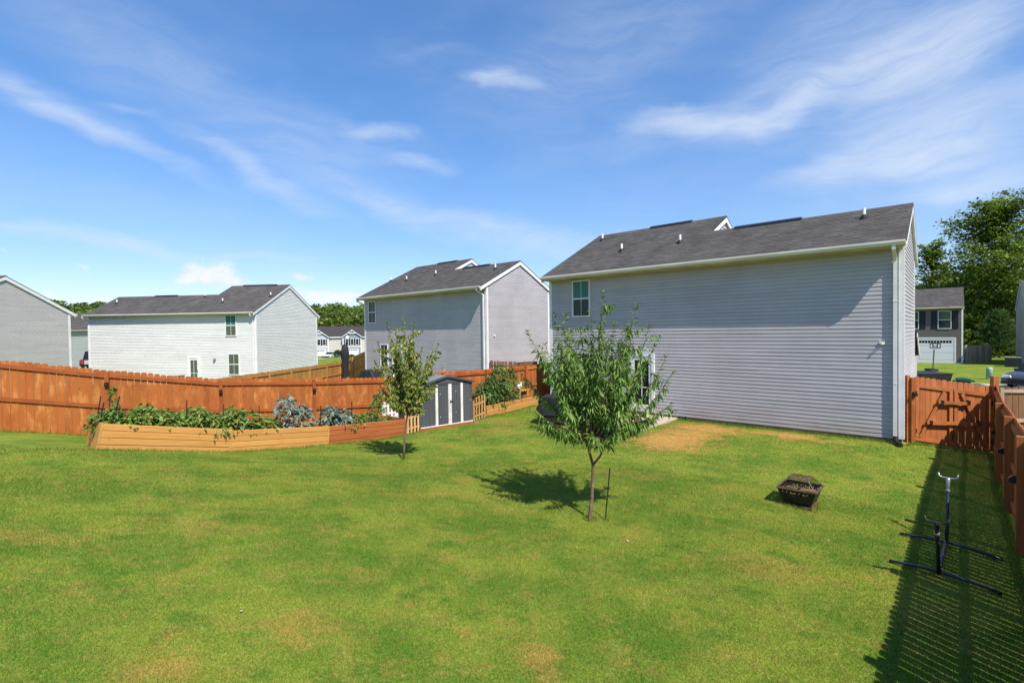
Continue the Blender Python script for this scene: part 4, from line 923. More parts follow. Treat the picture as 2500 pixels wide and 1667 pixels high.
LEAF_PEACH = leafmat('peach leaf', [(.05, .105, .016), (.08, .155, .022), (.12, .21, .035), (.19, .285, .055)], trans=.22, rough=.5, spec=.28, bamp=.15)
LEAF_PEACH_O = leafmat('peach leaf single', [(.05, .105, .016), (.08, .155, .022), (.12, .21, .035), (.19, .285, .055)], trans=.22, rough=.5, spec=.28, bamp=.15, objinfo=True)
LEAF_PEAR = leafmat('ornamental leaf', [(.085, .155, .022), (.14, .21, .033), (.19, .26, .043), (.25, .28, .058), (.28, .19, .05)], trans=.22, rough=.5, spec=.28, bamp=.2)

def small_tree(label, base, trunk, fork_i, shoots, lL, lW, mleaf, mleafo, nparts, spacing, tr, sweep, side_twigs, twig_len):
    t = empty('young_tree', base, 0, label, 'tree'); B = np.array(base)
    tb = MB(); tp = [Vector(np.array(p)-B) for p in trunk]; tb.tube(tp, [tr*(1-.45*k/(len(tp)-1)) for k in range(len(tp))], 10)
    br = MB(); P = []; D = []; Ls = []
    fork = np.array(trunk[fork_i])
    for (tip, start, lo) in shoots:
        tip = np.array(tip); a = np.array(start); d = tip-a; hor = np.array([d[0], d[1], 0])
        c = a+hor*sweep+np.array([0, 0, d[2]*.38]); path = bez(a, c, tip, 12); path[1:-1] += RNG.normal(0, .012, (10, 3))
        ln = np.linalg.norm(np.diff(path, axis=0), axis=1).sum(); r0 = min(.018, .006+.007*ln)
        br.tube([Vector(p-B) for p in path], [r0*(1-.85*k/11) for k in range(12)], 5, cap=False)
        subs = [(path, ln, lo)]
        for q in range(int(side_twigs*ln)):
            k = RNG.integers(3, 11); ta = RNG.uniform(0, 2*np.pi); l2 = RNG.uniform(.5, 1)*twig_len
            e = path[k]+np.array([np.cos(ta), np.sin(ta), RNG.uniform(-.35, .6)])*l2; cc = path[k]*.5+e*.5+np.array([0, 0, .25*l2]); sp = bez(path[k], cc, e, 7)
            br.tube([Vector(p-B) for p in sp], [.004*(1-.6*m/6) for m in range(7)], 4, cap=False); subs.append((sp, l2, .12))
        for (pp, l, lo_) in subs:
            n = max(3, int(l*(1-lo_)/(spacing*(.62 if pp is path else 1)))); f = lo_+(1-lo_)*(np.arange(n)+RNG.random(n))/n; f = np.append(f, np.full(5, .995)); n += 5
            idx = f*(len(pp)-1); i0 = np.clip(idx.astype(int), 0, len(pp)-2); fr = (idx-i0)[:, None]
            pos = pp[i0]*(1-fr)+pp[i0+1]*fr; tan = nrm(pp[i0+1]-pp[i0]); ang = np.arange(n)*2.4+RNG.uniform(0, 6)
            rad = np.stack([np.cos(ang), np.sin(ang), np.zeros(n)], 1); tipf = np.clip((f-.8)/.2, 0, 1)[:, None]
            dd = nrm(rad*.8+tan*(.35+.5*tipf)+np.array([0, 0, -1])*(.95-1.0*tipf)+RNG.normal(0, .22, (n, 3)))
            P.append(pos); D.append(dd); Ls.append(lL*RNG.uniform(.65, 1.15, n)*(1-.35*tipf[:, 0]))
    P = np.concatenate(P); D = np.concatenate(D); Ls = np.concatenate(Ls); Wd = Ls*(lW/lL)*RNG.uniform(.85, 1.15, len(Ls))
    if nparts: tb.tube([Vector(np.array(trunk[4])-B), Vector(np.array((1.47, base[1]+.01, base[2]+1.07))-B), Vector(np.array((1.60, base[1]+.03, base[2]+1.32))-B)], [.021, .018, .013], 8)
    tb.build('trunk', BARK, t, smooth=True); br.build('branches', BARK, t, kind='stuff', smooth=True)
    order = np.argsort(np.linalg.norm(P, axis=1)-Ls*2)
    if nparts:
        pick = order[:nparts*4:4]; rest = np.setdiff1d(np.arange(len(P)), pick)
        one = [leaf_verts(np.zeros((1, 3)), np.array([[0, 1., 0]]), np.ones(1), np.full(1, lW/lL), .22)[0] for _ in range(4)]
        mes = []
        for o in one:
            mes.append(np_mesh('leaf', o, [LF[0], LF[1]], mleafo))
        for q in pick:
            d = Vector(D[q]); mt = Matrix.Translation(Vector(P[q]-B)) @ d.to_track_quat('Y', 'Z').to_matrix().to_4x4() @ Matrix.Diagonal((Ls[q], Ls[q], Ls[q], 1))
            link('leaf', mes[q % 4], t, mt)
    else: rest = np.arange(len(P))
    leaf_obj('foliage', P[rest]-B, D[rest], Ls[rest], Wd[rest], mleaf, t, droop=.28)
    print(label, 'leaves', len(P)); return t
# front tree
BY = 8.45; bz = G(1.29, BY)
tr = [(1.285, BY, bz-.05), (1.29, BY, bz+.05), (1.325, BY+.01, bz+.35), (1.345, BY, bz+.70), (1.35, BY, bz+.93), (1.285, BY, bz+1.18), (1.25, BY-.02, bz+1.45)]
def px3(u, v, dy): return tuple(pt(u, v, BY+dy))
fk = (1.275, BY, bz+1.25); f1 = tr[6]; f2 = (1.60, BY+.03, bz+1.30)
tips = [(1287, 808, .1, .25), (1351, 764, .3, .2), (1380, 768, -.3, .2), (1475, 712, .1, .22), (1443, 764, .4, .2), (1500, 790, -.4, .2), (1558, 743, -.1, .2), (1583, 795, .4, .2), (1625, 871, .2, .25), (1644, 909, -.2, .3), (1598, 845, -.5, .25),
        (1532, 800, .5, .2), (1415, 800, .6, .2), (1330, 840, -.5, .2), (1640, 985, -.2, .25), (1600, 1020, .5, .2), (1290, 1000, -.2, .2), (1300, 1040, .3, .25), (1270, 905, .5, .25), (1400, 830, -.7, .2), (1460, 800, -.75, .2), (1520, 850, -.8, .2), (1540, 840, .8, .2), (1435, 830, .9, .2), (1370, 850, .8, .2),
        (1360, 1045, -.4, .3), (1440, 1060, -.7, .3), (1520, 1045, -.5, .3), (1570, 1035, .2, .3), (1400, 1050, .6, .3), (1480, 1055, .7, .3)]
sh_ = []
for (u, v, dy, lo) in tips:
    st_ = (fk, f1, f2)[random.randrange(3)]; st_ = np.array(st_)+RNG.normal(0, .03, 3); sh_.append((px3(u, v, dy), st_, lo))
for k in range(9):
    a = RNG.uniform(0, 2*np.pi); r = RNG.uniform(.35, .95); sh_.append(((1.40+r*np.cos(a), BY+.05+r*np.sin(a)*.95, RNG.uniform(-.45, .12)), np.array((fk, f1, f2)[k % 3])+np.array([.1*np.cos(a), .1*np.sin(a), .1]), .3))
for k in range(18):
    a = RNG.uniform(0, 2*np.pi); r = RNG.uniform(.3, .9); zc = RNG.uniform(-1.55, -.25)
    rr_ = r*(1.22 if zc < -.9 else .95)
    sh_.append(((1.40+rr_*np.cos(a), BY+.05+rr_*np.sin(a)*.95, zc), np.array((fk, f1, f2)[k % 3])+np.array([.15*np.cos(a), .15*np.sin(a), .12]), .3))
small_tree('front tree with long drooping green leaves in the middle of the lawn', (1.29, BY, bz), tr, 4, sh_, .155, .029, LEAF_PEACH, LEAF_PEACH_O, 300, .0185, .036, .55, 3.6, .24)
# back tree
BY = 12.1; bx0 = pt(985, 1120, BY).x; bz = G(bx0, BY)
tr = [(bx0, BY, bz-.05), (bx0+.02, BY, bz+.3), (bx0+.06, BY, bz+.7), (bx0+.10, BY, bz+1.0), (bx0+.13, BY, bz+1.15)]
fk = tr[4]; tips = []
for (u, v, dy) in [(985, 775, .1), (945, 785, -.1), (1008, 800, .2), (1010, 790, -.2), (965, 800, .3), (922, 835, 0), (935, 870, .3), (1070, 840, 0), (1045, 870, .2), (1040, 895, -.3), (915, 880, -.2), (1030, 850, .3), (975, 830, -.4), (1000, 850, .5), (955, 860, .5), (990, 900, -.6), (1020, 930, -.5), (940, 930, -.4), (925, 935, .2), (1062, 930, 0), (1050, 960, .3), (960, 950, .6), (1010, 960, .6), (980, 980, -.5), (950, 985, 0), (1035, 1000, 0), (1000, 830, 0), (968, 900, 0), (1025, 900, .1)]:
    a = np.array(fk)+RNG.normal(0, .04, 3); tips.append((tuple(pt(u, v, BY+dy)), a, .25))
for k in range(14):
    a = RNG.uniform(0, 2*np.pi); r = RNG.uniform(.2, .72); tips.append(((bx0+.10+r*np.cos(a), BY+r*np.sin(a), RNG.uniform(-1.75, -.4)), np.array(fk)+RNG.normal(0, .05, 3), .3))
small_tree('smaller slim tree in front of the metal shed', (bx0, BY, bz), tr, 4, tips, .095, .044, LEAF_PEAR, None, 0, .0135, .03, .5, 4.5, .22)

# ---- garden plants
LEAF_BEAN = leafmat('bean leaf', [(.045, .095, .014), (.09, .165, .024), (.13, .21, .032), (.20, .27, .05), (.10, .17, .03), (.36, .33, .11)], trans=.3, bamp=.2)
LEAF_SQUASH = leafmat('squash leaf', [(.07, .15, .03), (.14, .23, .045), (.24, .31, .07)], trans=.3, objinfo=True)
LEAF_KALE = leafmat('kale leaf', [(.10, .17, .14), (.17, .25, .20), (.07, .12, .09), (.24, .32, .26)], trans=.12, rough=.55, bamp=.2)
LEAF_TOM = leafmat('tomato leaf', [(.035, .085, .02), (.06, .13, .03), (.09, .17, .035), (.13, .17, .05)], trans=.25, bamp=.25)
LEAF_PEP = leafmat('pepper leaf', [(.05, .12, .02), (.08, .18, .03), (.12, .22, .04)], trans=.25, bamp=.2)
LEAF_DRY = leafmat('flower petal', [(.55, .16, .03), (.62, .24, .05), (.15, .2, .05)], trans=.2)
def plant(name, label, cat, x, y, z, h, r, n, L, Wr, m, group, dome=1.0, nst=5, stem=STEMG, cone=False, droop=.4, big=False):
    t = empty(name, (x, y, z), RNG.uniform(0, 6), label, cat, group); s = MB(); tipsP = []
    for k in range(nst):
        a = RNG.uniform(0, 6.28); q = RNG.uniform(.2, .9)*r; hh = h*RNG.uniform(.6, 1) if not cone else h*(1-q/r*.6)
        p = [(0, 0, -.03), (q*.5*math.cos(a), q*.5*math.sin(a), hh*.55), (q*math.cos(a), q*math.sin(a), hh*.95)]; s.tube(p, [.008, .006, .003], 5); tipsP.append(p)
    s.build('stems', stem, t)
    th = RNG.uniform(0, 6.283, n); f = RNG.random(n)**.8
    zz = h*(.08+.92*f); env = np.sqrt(np.clip(1-(zz/h)**2, .03, 1)) if not cone else np.clip(1.05-zz/h, .06, 1)
    rr = r*env*np.sqrt(RNG.uniform(.12, 1, n))*RNG.uniform(.8, 1.15, n)
    P = np.stack([rr*np.cos(th), rr*np.sin(th), zz*RNG.uniform(.85, 1.08, n)], 1)
    D = nrm(np.stack([np.cos(th), np.sin(th), RNG.uniform(-.5, .55, n)], 1)+RNG.normal(0, .35, (n, 3))); Ls = L*RNG.uniform(.6, 1.2, n)
    if big:
        mes = [np_mesh('leaf', leaf_verts(np.zeros((1, 3)), np.array([[0, 1., 0]]), np.ones(1), np.full(1, Wr), .25)[0], [LF[0], LF[1]], m) for _ in range(3)]
        for k in range(n): link('leaf', mes[k % 3], t, Matrix.Translation(Vector(P[k])) @ Vector(D[k]).to_track_quat('Y', 'Z').to_matrix().to_4x4() @ Matrix.Scale(Ls[k], 4))
    else: leaf_obj('foliage', P, D, Ls, Ls*Wr, m, t, droop=droop)
    return t
def on(pa, pb, f, k, dz): # a spot in a bed: share of its length, metres behind its front board
    d = pb-pa; n = Vector((-d.y, d.x, 0)).normalized(); q = pa+d*f+n*k; return q.x, q.y, q.z+dz
gb = 'bean plants in the raised beds'
beans = [(bA, bB, .10, .5, .36, 'bean plant at the far left end of the sloping bed'), (bA, bB, .24, .38, .34, 'bean plant second from the left end of the sloping bed'), (bA, bB, .36, .5, .50, 'bean plant third from the left end, with a pale leaf at its front'), (bA, bB, .50, .4, .42, 'bean plant in the middle of the sloping bed'), (bA, bB, .63, .5, .40, 'bean plant right of the middle of the sloping bed'), (bA, bB, .76, .42, .55, 'tall bean plant beside a dark stake in the sloping bed'), (bA, bB, .90, .4, .42, 'bean plant hanging over the corner where two pine beds meet'), (bB, bC, .06, .45, .55, 'bean plant just right of the corner where two pine beds meet')]
for (a, b, f, k, h, l) in beans:
    x, y, z = on(a, b, f, k, .38); plant('bean_plant', l, 'bean plant', x, y, z, h*1.1, .40, 320, .105, .66, LEAF_BEAN, gb)
    q = plant('bean_plant', 'yellower plant behind the '+l.replace('in the sloping bed', '').replace(' of the sloping bed', '').replace(', with a pale leaf at its front', '').strip(), 'bean plant', *on(a, b, f+.03, .85, .38), h*1.15, .36, 150, .10, .62, LEAF_BEAN, gb)
for (f, k, h, l) in [(.20, .5, .62, 'broad leaved squash plant in the middle pine bed, left one'), (.36, .45, .46, 'broad leaved squash plant in the middle pine bed, right one')]:
    x, y, z = on(bB, bC, f, k, .38); plant('squash_plant', l, 'squash plant', x, y, z, h, .38, 46, .20, .85, LEAF_SQUASH, 'squash plants', big=True)
    plant('bean_plant', 'low green plant under the ' + ('left' if f < .3 else 'right') + ' squash plant', 'bean plant', *on(bB, bC, f+.02, .4, .36), .38, .36, 190, .10, .6, LEAF_BEAN, gb)
for (a, b, f, k, h, r, l) in [(bB, bC, .60, .5, .92, .34, 'tall blue green kale plant in a wire cage'), (bB, bC, .76, .42, .66, .32, 'blue green kale plant right of the tall one'), (bC, bD, .10, .5, .60, .36, 'blue green kale plant at the left end of the red bed'), (bC, bD, .26, .5, .48, .34, 'blue green kale plant second in the red bed')]:
    x, y, z = on(a, b, f, k, .40); plant('kale_plant', l, 'kale', x, y, z, h, r, 230, .14, .55, LEAF_KALE, 'kale plants')
for (f, k, h, r, l) in [(.42, .4, .32, .36, 'low pepper plant in the middle of the red bed'), (.58, .4, .34, .36, 'low pepper plant right of the middle of the red bed')]:
    x, y, z = on(bC, bD, f, k, .42); plant('pepper_plant', l, 'pepper plant', x, y, z, h, r, 260, .09, .45, LEAF_PEP, 'pepper plants')
x, y, z = on(bC, bD, .74, .5, .42); plant('leafy_plant', 'cone shaped leafy plant at the right end of the red bed', 'plant', x, y, z, .88, .42, 420, .13, .3, LEAF_PEP, None, cone=True)
x, y, z = on(bC, bD, .92, .4, .44); plant('leafy_plant', 'low sprawling plant beside the tan picket panel', 'plant', x, y, z, .12, .22, 60, .07, .5, LEAF_TOM, None)
for (f, k, h, r, n, l) in [(.06, .4, .85, .45, 420, 'tomato plant beside the tan pickets, spilling over the low bed'), (.24, .5, 1.02, .5, 560, 'bushy tomato plant second from the shed'), (.40, .5, 1.42, .55, 700, 'tallest tomato plant in the low pine bed'), (.62, .5, 1.28, .45, 480, 'tomato plant beside the white box in the low pine bed')]:
    x, y, z = on(bE, bF, f, k, .3); plant('tomato_plant', l, 'tomato plant', x, y, z, h, r, n, .15, .42, LEAF_TOM, 'tomato plants', nst=7)
# stakes in the beds
def stake(label, p, q, r=.012):
    o = MB().tube([p, q], r, 6).build('garden_stake', BLACK); tag(o, label, 'stake', 'stakes in the raised beds')
for (a, b, f, k, h, lx, l) in [(bA, bB, .02, .25, .62, .12, 'leaning stake at the left end of the sloping bed'), (bA, bB, .03, .75, .72, .12, 'leaning stake at the left end, nearer the fence'), (bA, bB, .10, .22, .78, .20, 'leaning stake wound with vine near the left end'), (bA, bB, .66, .3, .82, .02, 'dark stake right of the middle of the sloping bed'), (bA, bB, .97, .3, .78, .02, 'dark stake near the corner of the pine beds'), (bB, bC, .30, .3, .74, 0, 'dark stake between the squash plants'), (bB, bC, .95, .3, .72, 0, 'thin stake at the right end of the middle bed'), (bC, bD, .34, .3, .78, 0, 'thin stake in the red bed')]:
    p = Vector(on(a, b, f, k, .35)); stake(l, p, p+Vector((lx, .02, h)))
x, y, z = on(bA, bB, .12, .3, .5); plant('climbing_vine', 'vine climbing the leaning stakes at the left end', 'vine', x+.02, y, z, .78, .16, 110, .10, .6, LEAF_PEP, None, cone=True, nst=3)
# vines hanging over the front boards
for (a, b, f, l, n_) in ((bA, bB, .95, 'vine leaves hanging over the corner of the two pine beds', 26), (bC, bD, .30, 'few leaves hanging over the front of the red bed', 16), (bE, bF, .30, 'wilting leaves hanging over the low pine bed', 30)):
    x, y, z = on(a, b, f, -.03, .56 if a is not bE else .42); t = empty('trailing_vine', (x, y, z), math.atan2(b.y-a.y, b.x-a.x), l, 'vine', 'vines hanging over the bed boards')
    P = np.stack([RNG.normal(0, .16, n_), RNG.uniform(-.05, .04, n_), RNG.uniform(-.16, .06, n_)], 1); leaf_obj('foliage', P, nrm(np.stack([RNG.normal(0, .4, n_), RNG.uniform(-.6, 0, n_), RNG.uniform(-1.2, -.2, n_)], 1)), RNG.uniform(.07, .12, n_), RNG.uniform(.03, .05, n_), LEAF_BEAN, t)
    MB().tube([(0, .08, .0), (.02, -.012, .03), (.03, -.02, -.15), (.0, -.02, -.30)], .006, 5).build('stem', STEMG, t)
# wire cage round the tall kale
x, y, z = on(bB, bC, .63, .48, .4); cg = MB()
for k in range(5):
    cg.tube([(x+.36*math.cos(i*math.pi/8), y+.36*math.sin(i*math.pi/8), z+.05+k*.16) for i in range(17)], .0022, 4, cap=False)
for i in range(16): cg.tube([(x+.36*math.cos(i*math.pi/8), y+.36*math.sin(i*math.pi/8), z-.05+.0*k) for k in (0, 1)][:1]+[(x+.36*math.cos(i*math.pi/8), y+.36*math.sin(i*math.pi/8), z+.74)], .0022, 4, cap=False)
tag(cg.build('wire_cage', SILVER), 'round wire cage about the tall kale plant', 'wire cage')
# white box on a stake and red bench board in the low bed
x, y, z = on(bE, bF, .80, .5, .3); wb = empty('white_box', (x, y, z), .7, 'white plastic box on thin legs at the right end of the low bed', 'box')
MB().box(-.11, .11, -.08, .08, .42, .70).build('container', PVC, wb, bevel=.015); [MB().tube([(sx, 0, .43), (sx, 0, -.03)], .01, 6).build('leg', PVC, wb) for sx in (-.09, .09)]
x, y, z = on(bE, bF, .97, .75, .0); rb = empty('plank_bench', (x, y, z), .7, 'orange plank bench behind the right end of the low bed', 'bench')
MB().box(-.3, .3, -.14, .14, .58, .62).build('seat', PINE, rb); [MB().box(sx-.03, sx+.03, -.12, .12, 0, .579).build('leg', PINE, rb) for sx in (-.24, .24)]
plant('flowering_plant', 'plant with orange flowers showing above the fence by the shed', 'plant', -3.05, 22.0, -3.1, 1.72, .3, 120, .09, .7, LEAF_DRY, None)

DRYL = mat('fallen leaf', (.55, .50, .40), (.40, .26, .12), ns=(3, 3, 3), rough=.8)
lm = np_mesh('fallen_leaf', leaf_verts(np.zeros((1, 3)), np.array([[0, 1., 0]]), np.ones(1), np.full(1, .35), -.25)[0], [LF[0], LF[1]], DRYL)
for (x, y, l) in ((-3.55, 6.1, 'pale dry leaf lying alone on the left side of the lawn'), (-2.9, 5.2, 'pale dry leaf near the bottom left of the lawn, on dark grass'), (.35, 6.1, 'pale dry leaf on the grass in front of the tree shadow'), (1.75, 7.6, 'pale dry leaf on the grass just in front of the thin stake'), (5.1, 8.0, 'pale dry leaf on the grass in front of the fire pit'), (6.9, 9.9, 'pale dry leaf on the grass right of the fire pit'), (5.35, 6.15, 'pale dry leaf by the edge of the fence shadow'), (4.3, 11.6, 'pale dry leaf on the grass between clay patch and fire pit')):
    o = link('fallen_leaf', lm); o.location = (x, y, G(x, y)+.022); o.rotation_euler = (RNG.uniform(-.3, .3), RNG.uniform(-.3, .3), RNG.uniform(0, 6)); o.scale = (.06,)*3; tag(o, l, 'leaf', 'dry leaves scattered on the lawn')
# ---- neighbour's things behind the fence
up = empty('patio_umbrella', (-9.38, 28, -3.12), 0, 'closed patio umbrella under a black cover', 'umbrella'); prof = [(.03, 2.58), (.12, 2.54), (.17, 2.35), (.21, 2.05), (.20, 1.85), (.165, 1.6), (.17, 1.1), (.185, .75), (.235, .45), (.27, .25)]
vs = []; fs = []; NN = 40
for i, (r, z) in enumerate(prof):
    for k in range(NN):
        t = 2*math.pi*k/NN; q = r*(1+(.13 if i > 1 else .03)*math.sin(9*t+i*.5)); vs.append((q*math.cos(t), q*math.sin(t), z))
for i in range(len(prof)-1):
    for k in range(NN): fs.append((i*NN+k, i*NN+(k+1) % NN, (i+1)*NN+(k+1) % NN, (i+1)*NN+k))
MB().add(vs, fs+[tuple(range(NN))]).build('cover', BLACKCLOTH, up, smooth=True)
MB().lathe([(.22, 0), (.2, .08), (.03, .1), (.025, .5)], 14).build('base', BLACK, up); MB().tube([(0, .2, 1.75), (.05, .22, 1.7)], .03, 6).build('strap', BLACK, up)
cv = empty('covered_furniture', (-7.75, 27.3, -3.05), -.45, 'black cover over garden furniture by the middle house', 'furniture cover')
m = MB().prism([(-1.0, -.5, .05), (1.0, -.5, .05), (.95, -.5, .55), (.55, -.45, .75), (.35, -.4, 1.08), (-.3, -.4, 1.12), (-.55, -.45, .72), (-.98, -.5, .6)], (0, 1.0, 0)); m.build('cover', BLACKCLOTH, cv, bevel=.05)
for k in range(7): MB().beam((-.85+k*.28, -.52, .07), (-.7+k*.2, -.45, .7), .05, .03).build('fold', BLACKCLOTH, cv)
bb = empty('blue_bin', (-20.9, 31, -3.85), 0, 'blue bin just showing above the orange fence', 'bin'); MB().prism([(-.25, -.25, 0), (.25, -.25, 0), (.3, -.3, 1.36), (-.3, -.3, 1.36)], (0, .5, 0)).build('body', mat('blue plastic', (.02, .05, .16), rough=.5), bb); MB().prism([(-.33, -.33, 1.365), (.33, -.33, 1.365), (.33, -.33, 1.44), (-.33, -.33, 1.40)], (0, .66, 0)).build('lid', MATS['blue plastic'], bb)

# ---- cars
TYRE = mat('tyre', (.015, .015, .015), rough=.8)
def car(label, x, y, z, rz, paint, kind='car', L=4.6, group=None, Wd=1.82):
    t = empty('parked_' + kind, (x, y, z), rz, label, kind if kind == 'car' else 'pickup truck', group); s = L/4.6
    if kind == 'car': body = [(-2.3, .35), (-2.28, .62), (-2.1, .80), (-1.2, .93), (1.9, .98), (2.24, .90), (2.3, .45), (2.2, .3), (-2.2, .25)]; cab = [(-1.25, .92), (-.45, 1.42), (.7, 1.46), (1.5, 1.36), (2.0, .97)]
    else: body = [(-2.75, .5), (-2.72, 1.0), (-1.3, 1.12), (.5, 1.14), (2.7, 1.14), (2.75, .55), (2.6, .45), (-2.6, .42)]; cab = [(-1.35, 1.11), (-.6, 1.86), (.95, 1.88), (1.2, 1.13)]
    b = MB().prism([(px*s, -Wd/2, pz) for px, pz in body], (0, Wd, 0)).build('body', paint, t, bevel=.07)
    hw = Wd/2-.12; c = MB(); n = len(cab)
    vs = [(px*s, -(hw if 0 < i < n-1 else Wd/2-.05)+ (.08 if 0 < i < n-1 else 0), pz) for i, (px, pz) in enumerate(cab)]; vs += [(a, -b_, c_) for a, b_, c_ in vs]
    c.add(vs, [tuple(range(n)), tuple(range(2*n-1, n-1, -1))]+[(i, i+n, i+1+n, i+1) for i in range(n-1)]); c.build('cabin', GLASS2, t)
    MB().prism([(px*s, -hw+.05, pz+.005) for px, pz in cab[1:-1]]+[(px*s, -hw+.05, pz+.05) for px, pz in cab[1:-1]][::-1], (0, 2*hw-.1, 0)).build('roof', paint, t)
    for px in (-1.42*s, 1.4*s):
        for sy in (-1, 1):
            o = MB().lathe([(.2, -.1), (.33, -.09), (.33, .09), (.2, .1)], 18).build('wheel', TYRE, t, Matrix.Translation((px, sy*(Wd/2-.09), .33)) @ Matrix.Rotation(math.pi/2, 4, 'X'))
            MB().lathe([(.21, -.112), (.06, -.105), (.06, .105), (.21, .112)], 12).build('rim', SILVER, o)
    fx = body[0][0]*s
    for sy in (-1, 1):
        MB().prism([(fx-.02, sy*(Wd/2-.08), .60), (fx-.02, sy*(Wd/2-.50), .62), (fx-.02, sy*(Wd/2-.46), .74), (fx+.14, sy*(Wd/2-.04), .78)], (.1, 0, .01)).build('headlight', mat('headlight', (.55, .56, .58), rough=.15, spec=.8) if 'headlight' not in MATS else MATS['headlight'], t)
        rx = (2.26 if kind == 'car' else 2.72)*s; MB().box(rx, rx+.06, sy*(Wd/2-.2)-.1, sy*(Wd/2-.2)+.1, .62 if kind == 'car' else .72, .86 if kind == 'car' else 1.08).build('tail_light', mat('tail light', (.45, .02, .02), rough=.2) if 'tail light' not in MATS else MATS['tail light'], t)
    MB().box(fx-.025, fx+.05, -.55, .55, .40, .58).build('grille', BLACK, t); MB().box(fx-.06, fx+.06, -Wd/2+.06, Wd/2-.06, .26, .38).build('bumper', BLACK, t)
    if kind != 'car': MB().box(2.7*s, 2.79*s, -.62, .62, .68, 1.08).build('tailgate', mat('grey paint', (.35, .36, .38), rough=.35) if 'grey paint' not in MATS else MATS['grey paint'], t)
    for sy in (-1, 1): MB().box(-.95*s, -.75*s, sy*(Wd/2+.02)-.09, sy*(Wd/2+.02)+.09, .95 if kind == 'car' else 1.15, 1.08 if kind == 'car' else 1.32).build('mirror', paint, t)
    return t
STEELBLUE = mat('steel blue paint', (.085, .10, .14), rough=.25, spec=.6, metal=.3); NAVY = mat('navy paint', (.010, .014, .03), rough=.25, spec=.6); WPAINT = mat('white paint', (.7, .7, .72), rough=.3); BPAINT = mat('blue paint', (.03, .07, .3), rough=.3)
p = pt(2458, 930, 27.6); car('steel blue car, only its front showing at the right edge', p.x+2.9, p.y+.6, -3.52, .28, STEELBLUE)
p = pt(196, 900, 53); car('dark navy pickup parked in the gap between two houses', p.x+1.5, p.y+.3, -3.35, -.98, NAVY, 'pickup', 5.5, Wd=2.0)
p = pt(808, 872, 120); car('white car parked far away by the town houses', p.x, p.y, -5.6, 1.5, WPAINT, group='cars parked by the far town houses')
p = pt(822, 872, 122); car('blue car parked far away beside the white one', p.x, p.y, -5.6, 1.62, BPAINT, group='cars parked by the far town houses')

# ---- street side on the right
def strip(name, pa, pb, w, m, lift=.02, n=40):
    pa, pb = np.array(pa), np.array(pb); d = (pb-pa)/np.linalg.norm(pb-pa); q = np.array([-d[1], d[0]]); V = []
    for k in range(n+1):
        c = pa+(pb-pa)*k/n
        for s in (-.5, -.25, 0, .25, .5): e = c+q*s*w; V.append((e[0], e[1], G(*e)+lift))
    F = [(5*k+j, 5*k+j+1, 5*k+6+j, 5*k+5+j) for k in range(n) for j in range(4)]
    o = link(name, np_mesh(name, V, [np.array(F)], m), kind='structure'); return o
dv = np.array([.70, -.714]); c0 = np.array([26.7, 29.0]); strip('street', c0-dv*60, c0+dv*50, 6.4, ROAD)
strip('driveway', (14.6, 16.8), (24.8, 26.9), 3.4, CONC, .03)
strip('garden_path', (-46, 106), (-39, 104), 6, CONC, .12, 10)
UG = mat('utility green', (.30, .42, .33), (.25, .36, .28), rough=.5)
p = pt(2415.5, 928, 33.7); ut = empty('utility_pedestal', (p.x, p.y, G(p.x, p.y)), 0, 'pale green utility pedestal on the far lawn', 'utility box'); MB().lathe([(.17, -.05), (.17, .70), (.165, .78), (.12, .82), (0.01, .83)], 16).build('housing', UG, ut, smooth=True); MB().lathe([(.18, 0), (.18, .12)], 16).build('base', MATS['utility green'], ut)
p = pt(2473, 895, 42.8); ac = empty('air_conditioner', (p.x, p.y, G(p.x, p.y)), -.72, 'dark air conditioner beside the house at the right edge', 'air conditioner'); MB().box(-.48, .48, -.45, .45, .04, .78).build('casing', mat('ac navy', (.02, .025, .04), rough=.5), ac); MB().box(-.5, .5, -.47, .47, .781, .84).build('top', mat('ac top', (.16, .18, .17), rough=.5), ac)
for k in range(9): MB().box(-.485, .485, -.455, -.45, .1+k*.075, .13+k*.075).build('grille_slat', BLACK, ac)
p = pt(2283, 845, 40); hpz = G(p.x, p.y); bh = empty('basketball_hoop', (p.x, p.y, hpz), -.15, 'portable basketball hoop in front of the white garage door', 'basketball hoop')
MB().tube([(0, .25, .1), (0, .12, 1.75)], .045, 8).build('pole', mat('hoop pole', (.09, .09, .10), rough=.4), bh); MB().prism([(-.3, .0, 0), (.3, .0, 0), (.24, .05, .2), (-.24, .05, .2)], (0, .8, 0)).build('base', BLACK, bh)
b_ = MB().box(-.38, .38, .0, .02, 1.86, 2.26).build('backboard', mat('backboard', (.42, .42, .45), rough=.3), bh); f = MB()
for (x0, x1, z0, z1) in ((-.39, .39, 2.22, 2.27), (-.39, .39, 1.85, 1.90), (-.39, -.33, 1.90, 2.22), (.33, .39, 1.90, 2.22), (-.2, -.13, 1.9, 2.2), (.13, .2, 1.9, 2.2), (-.13, .13, 2.02, 2.07)): f.box(x0, x1, -.02, -.001, z0, z1)
f.build('backboard_frame', BLACK, b_); MB().tube([(.16*math.cos(k*math.pi/8), -.20+.16*math.sin(k*math.pi/8), 1.92) for k in range(17)], .012, 5, cap=False).build('rim', BLACK, b_)
tl = empty('trailer', (18.0, 24.1, G(19, 24)), -.10, 'black flared utility trailer behind the gate', 'trailer')
MB().prism([(-1.5, -.7, .5), (2.32, -.7, .5), (2.48, -.78, 1.27), (-1.5, -.78, 1.27)], (0, 1.5, 0)).build('box', BLACK, tl); MB().box(-1.5, 2.5, -.80, .80, 1.271, 1.30).build('rim', BLACK, tl)
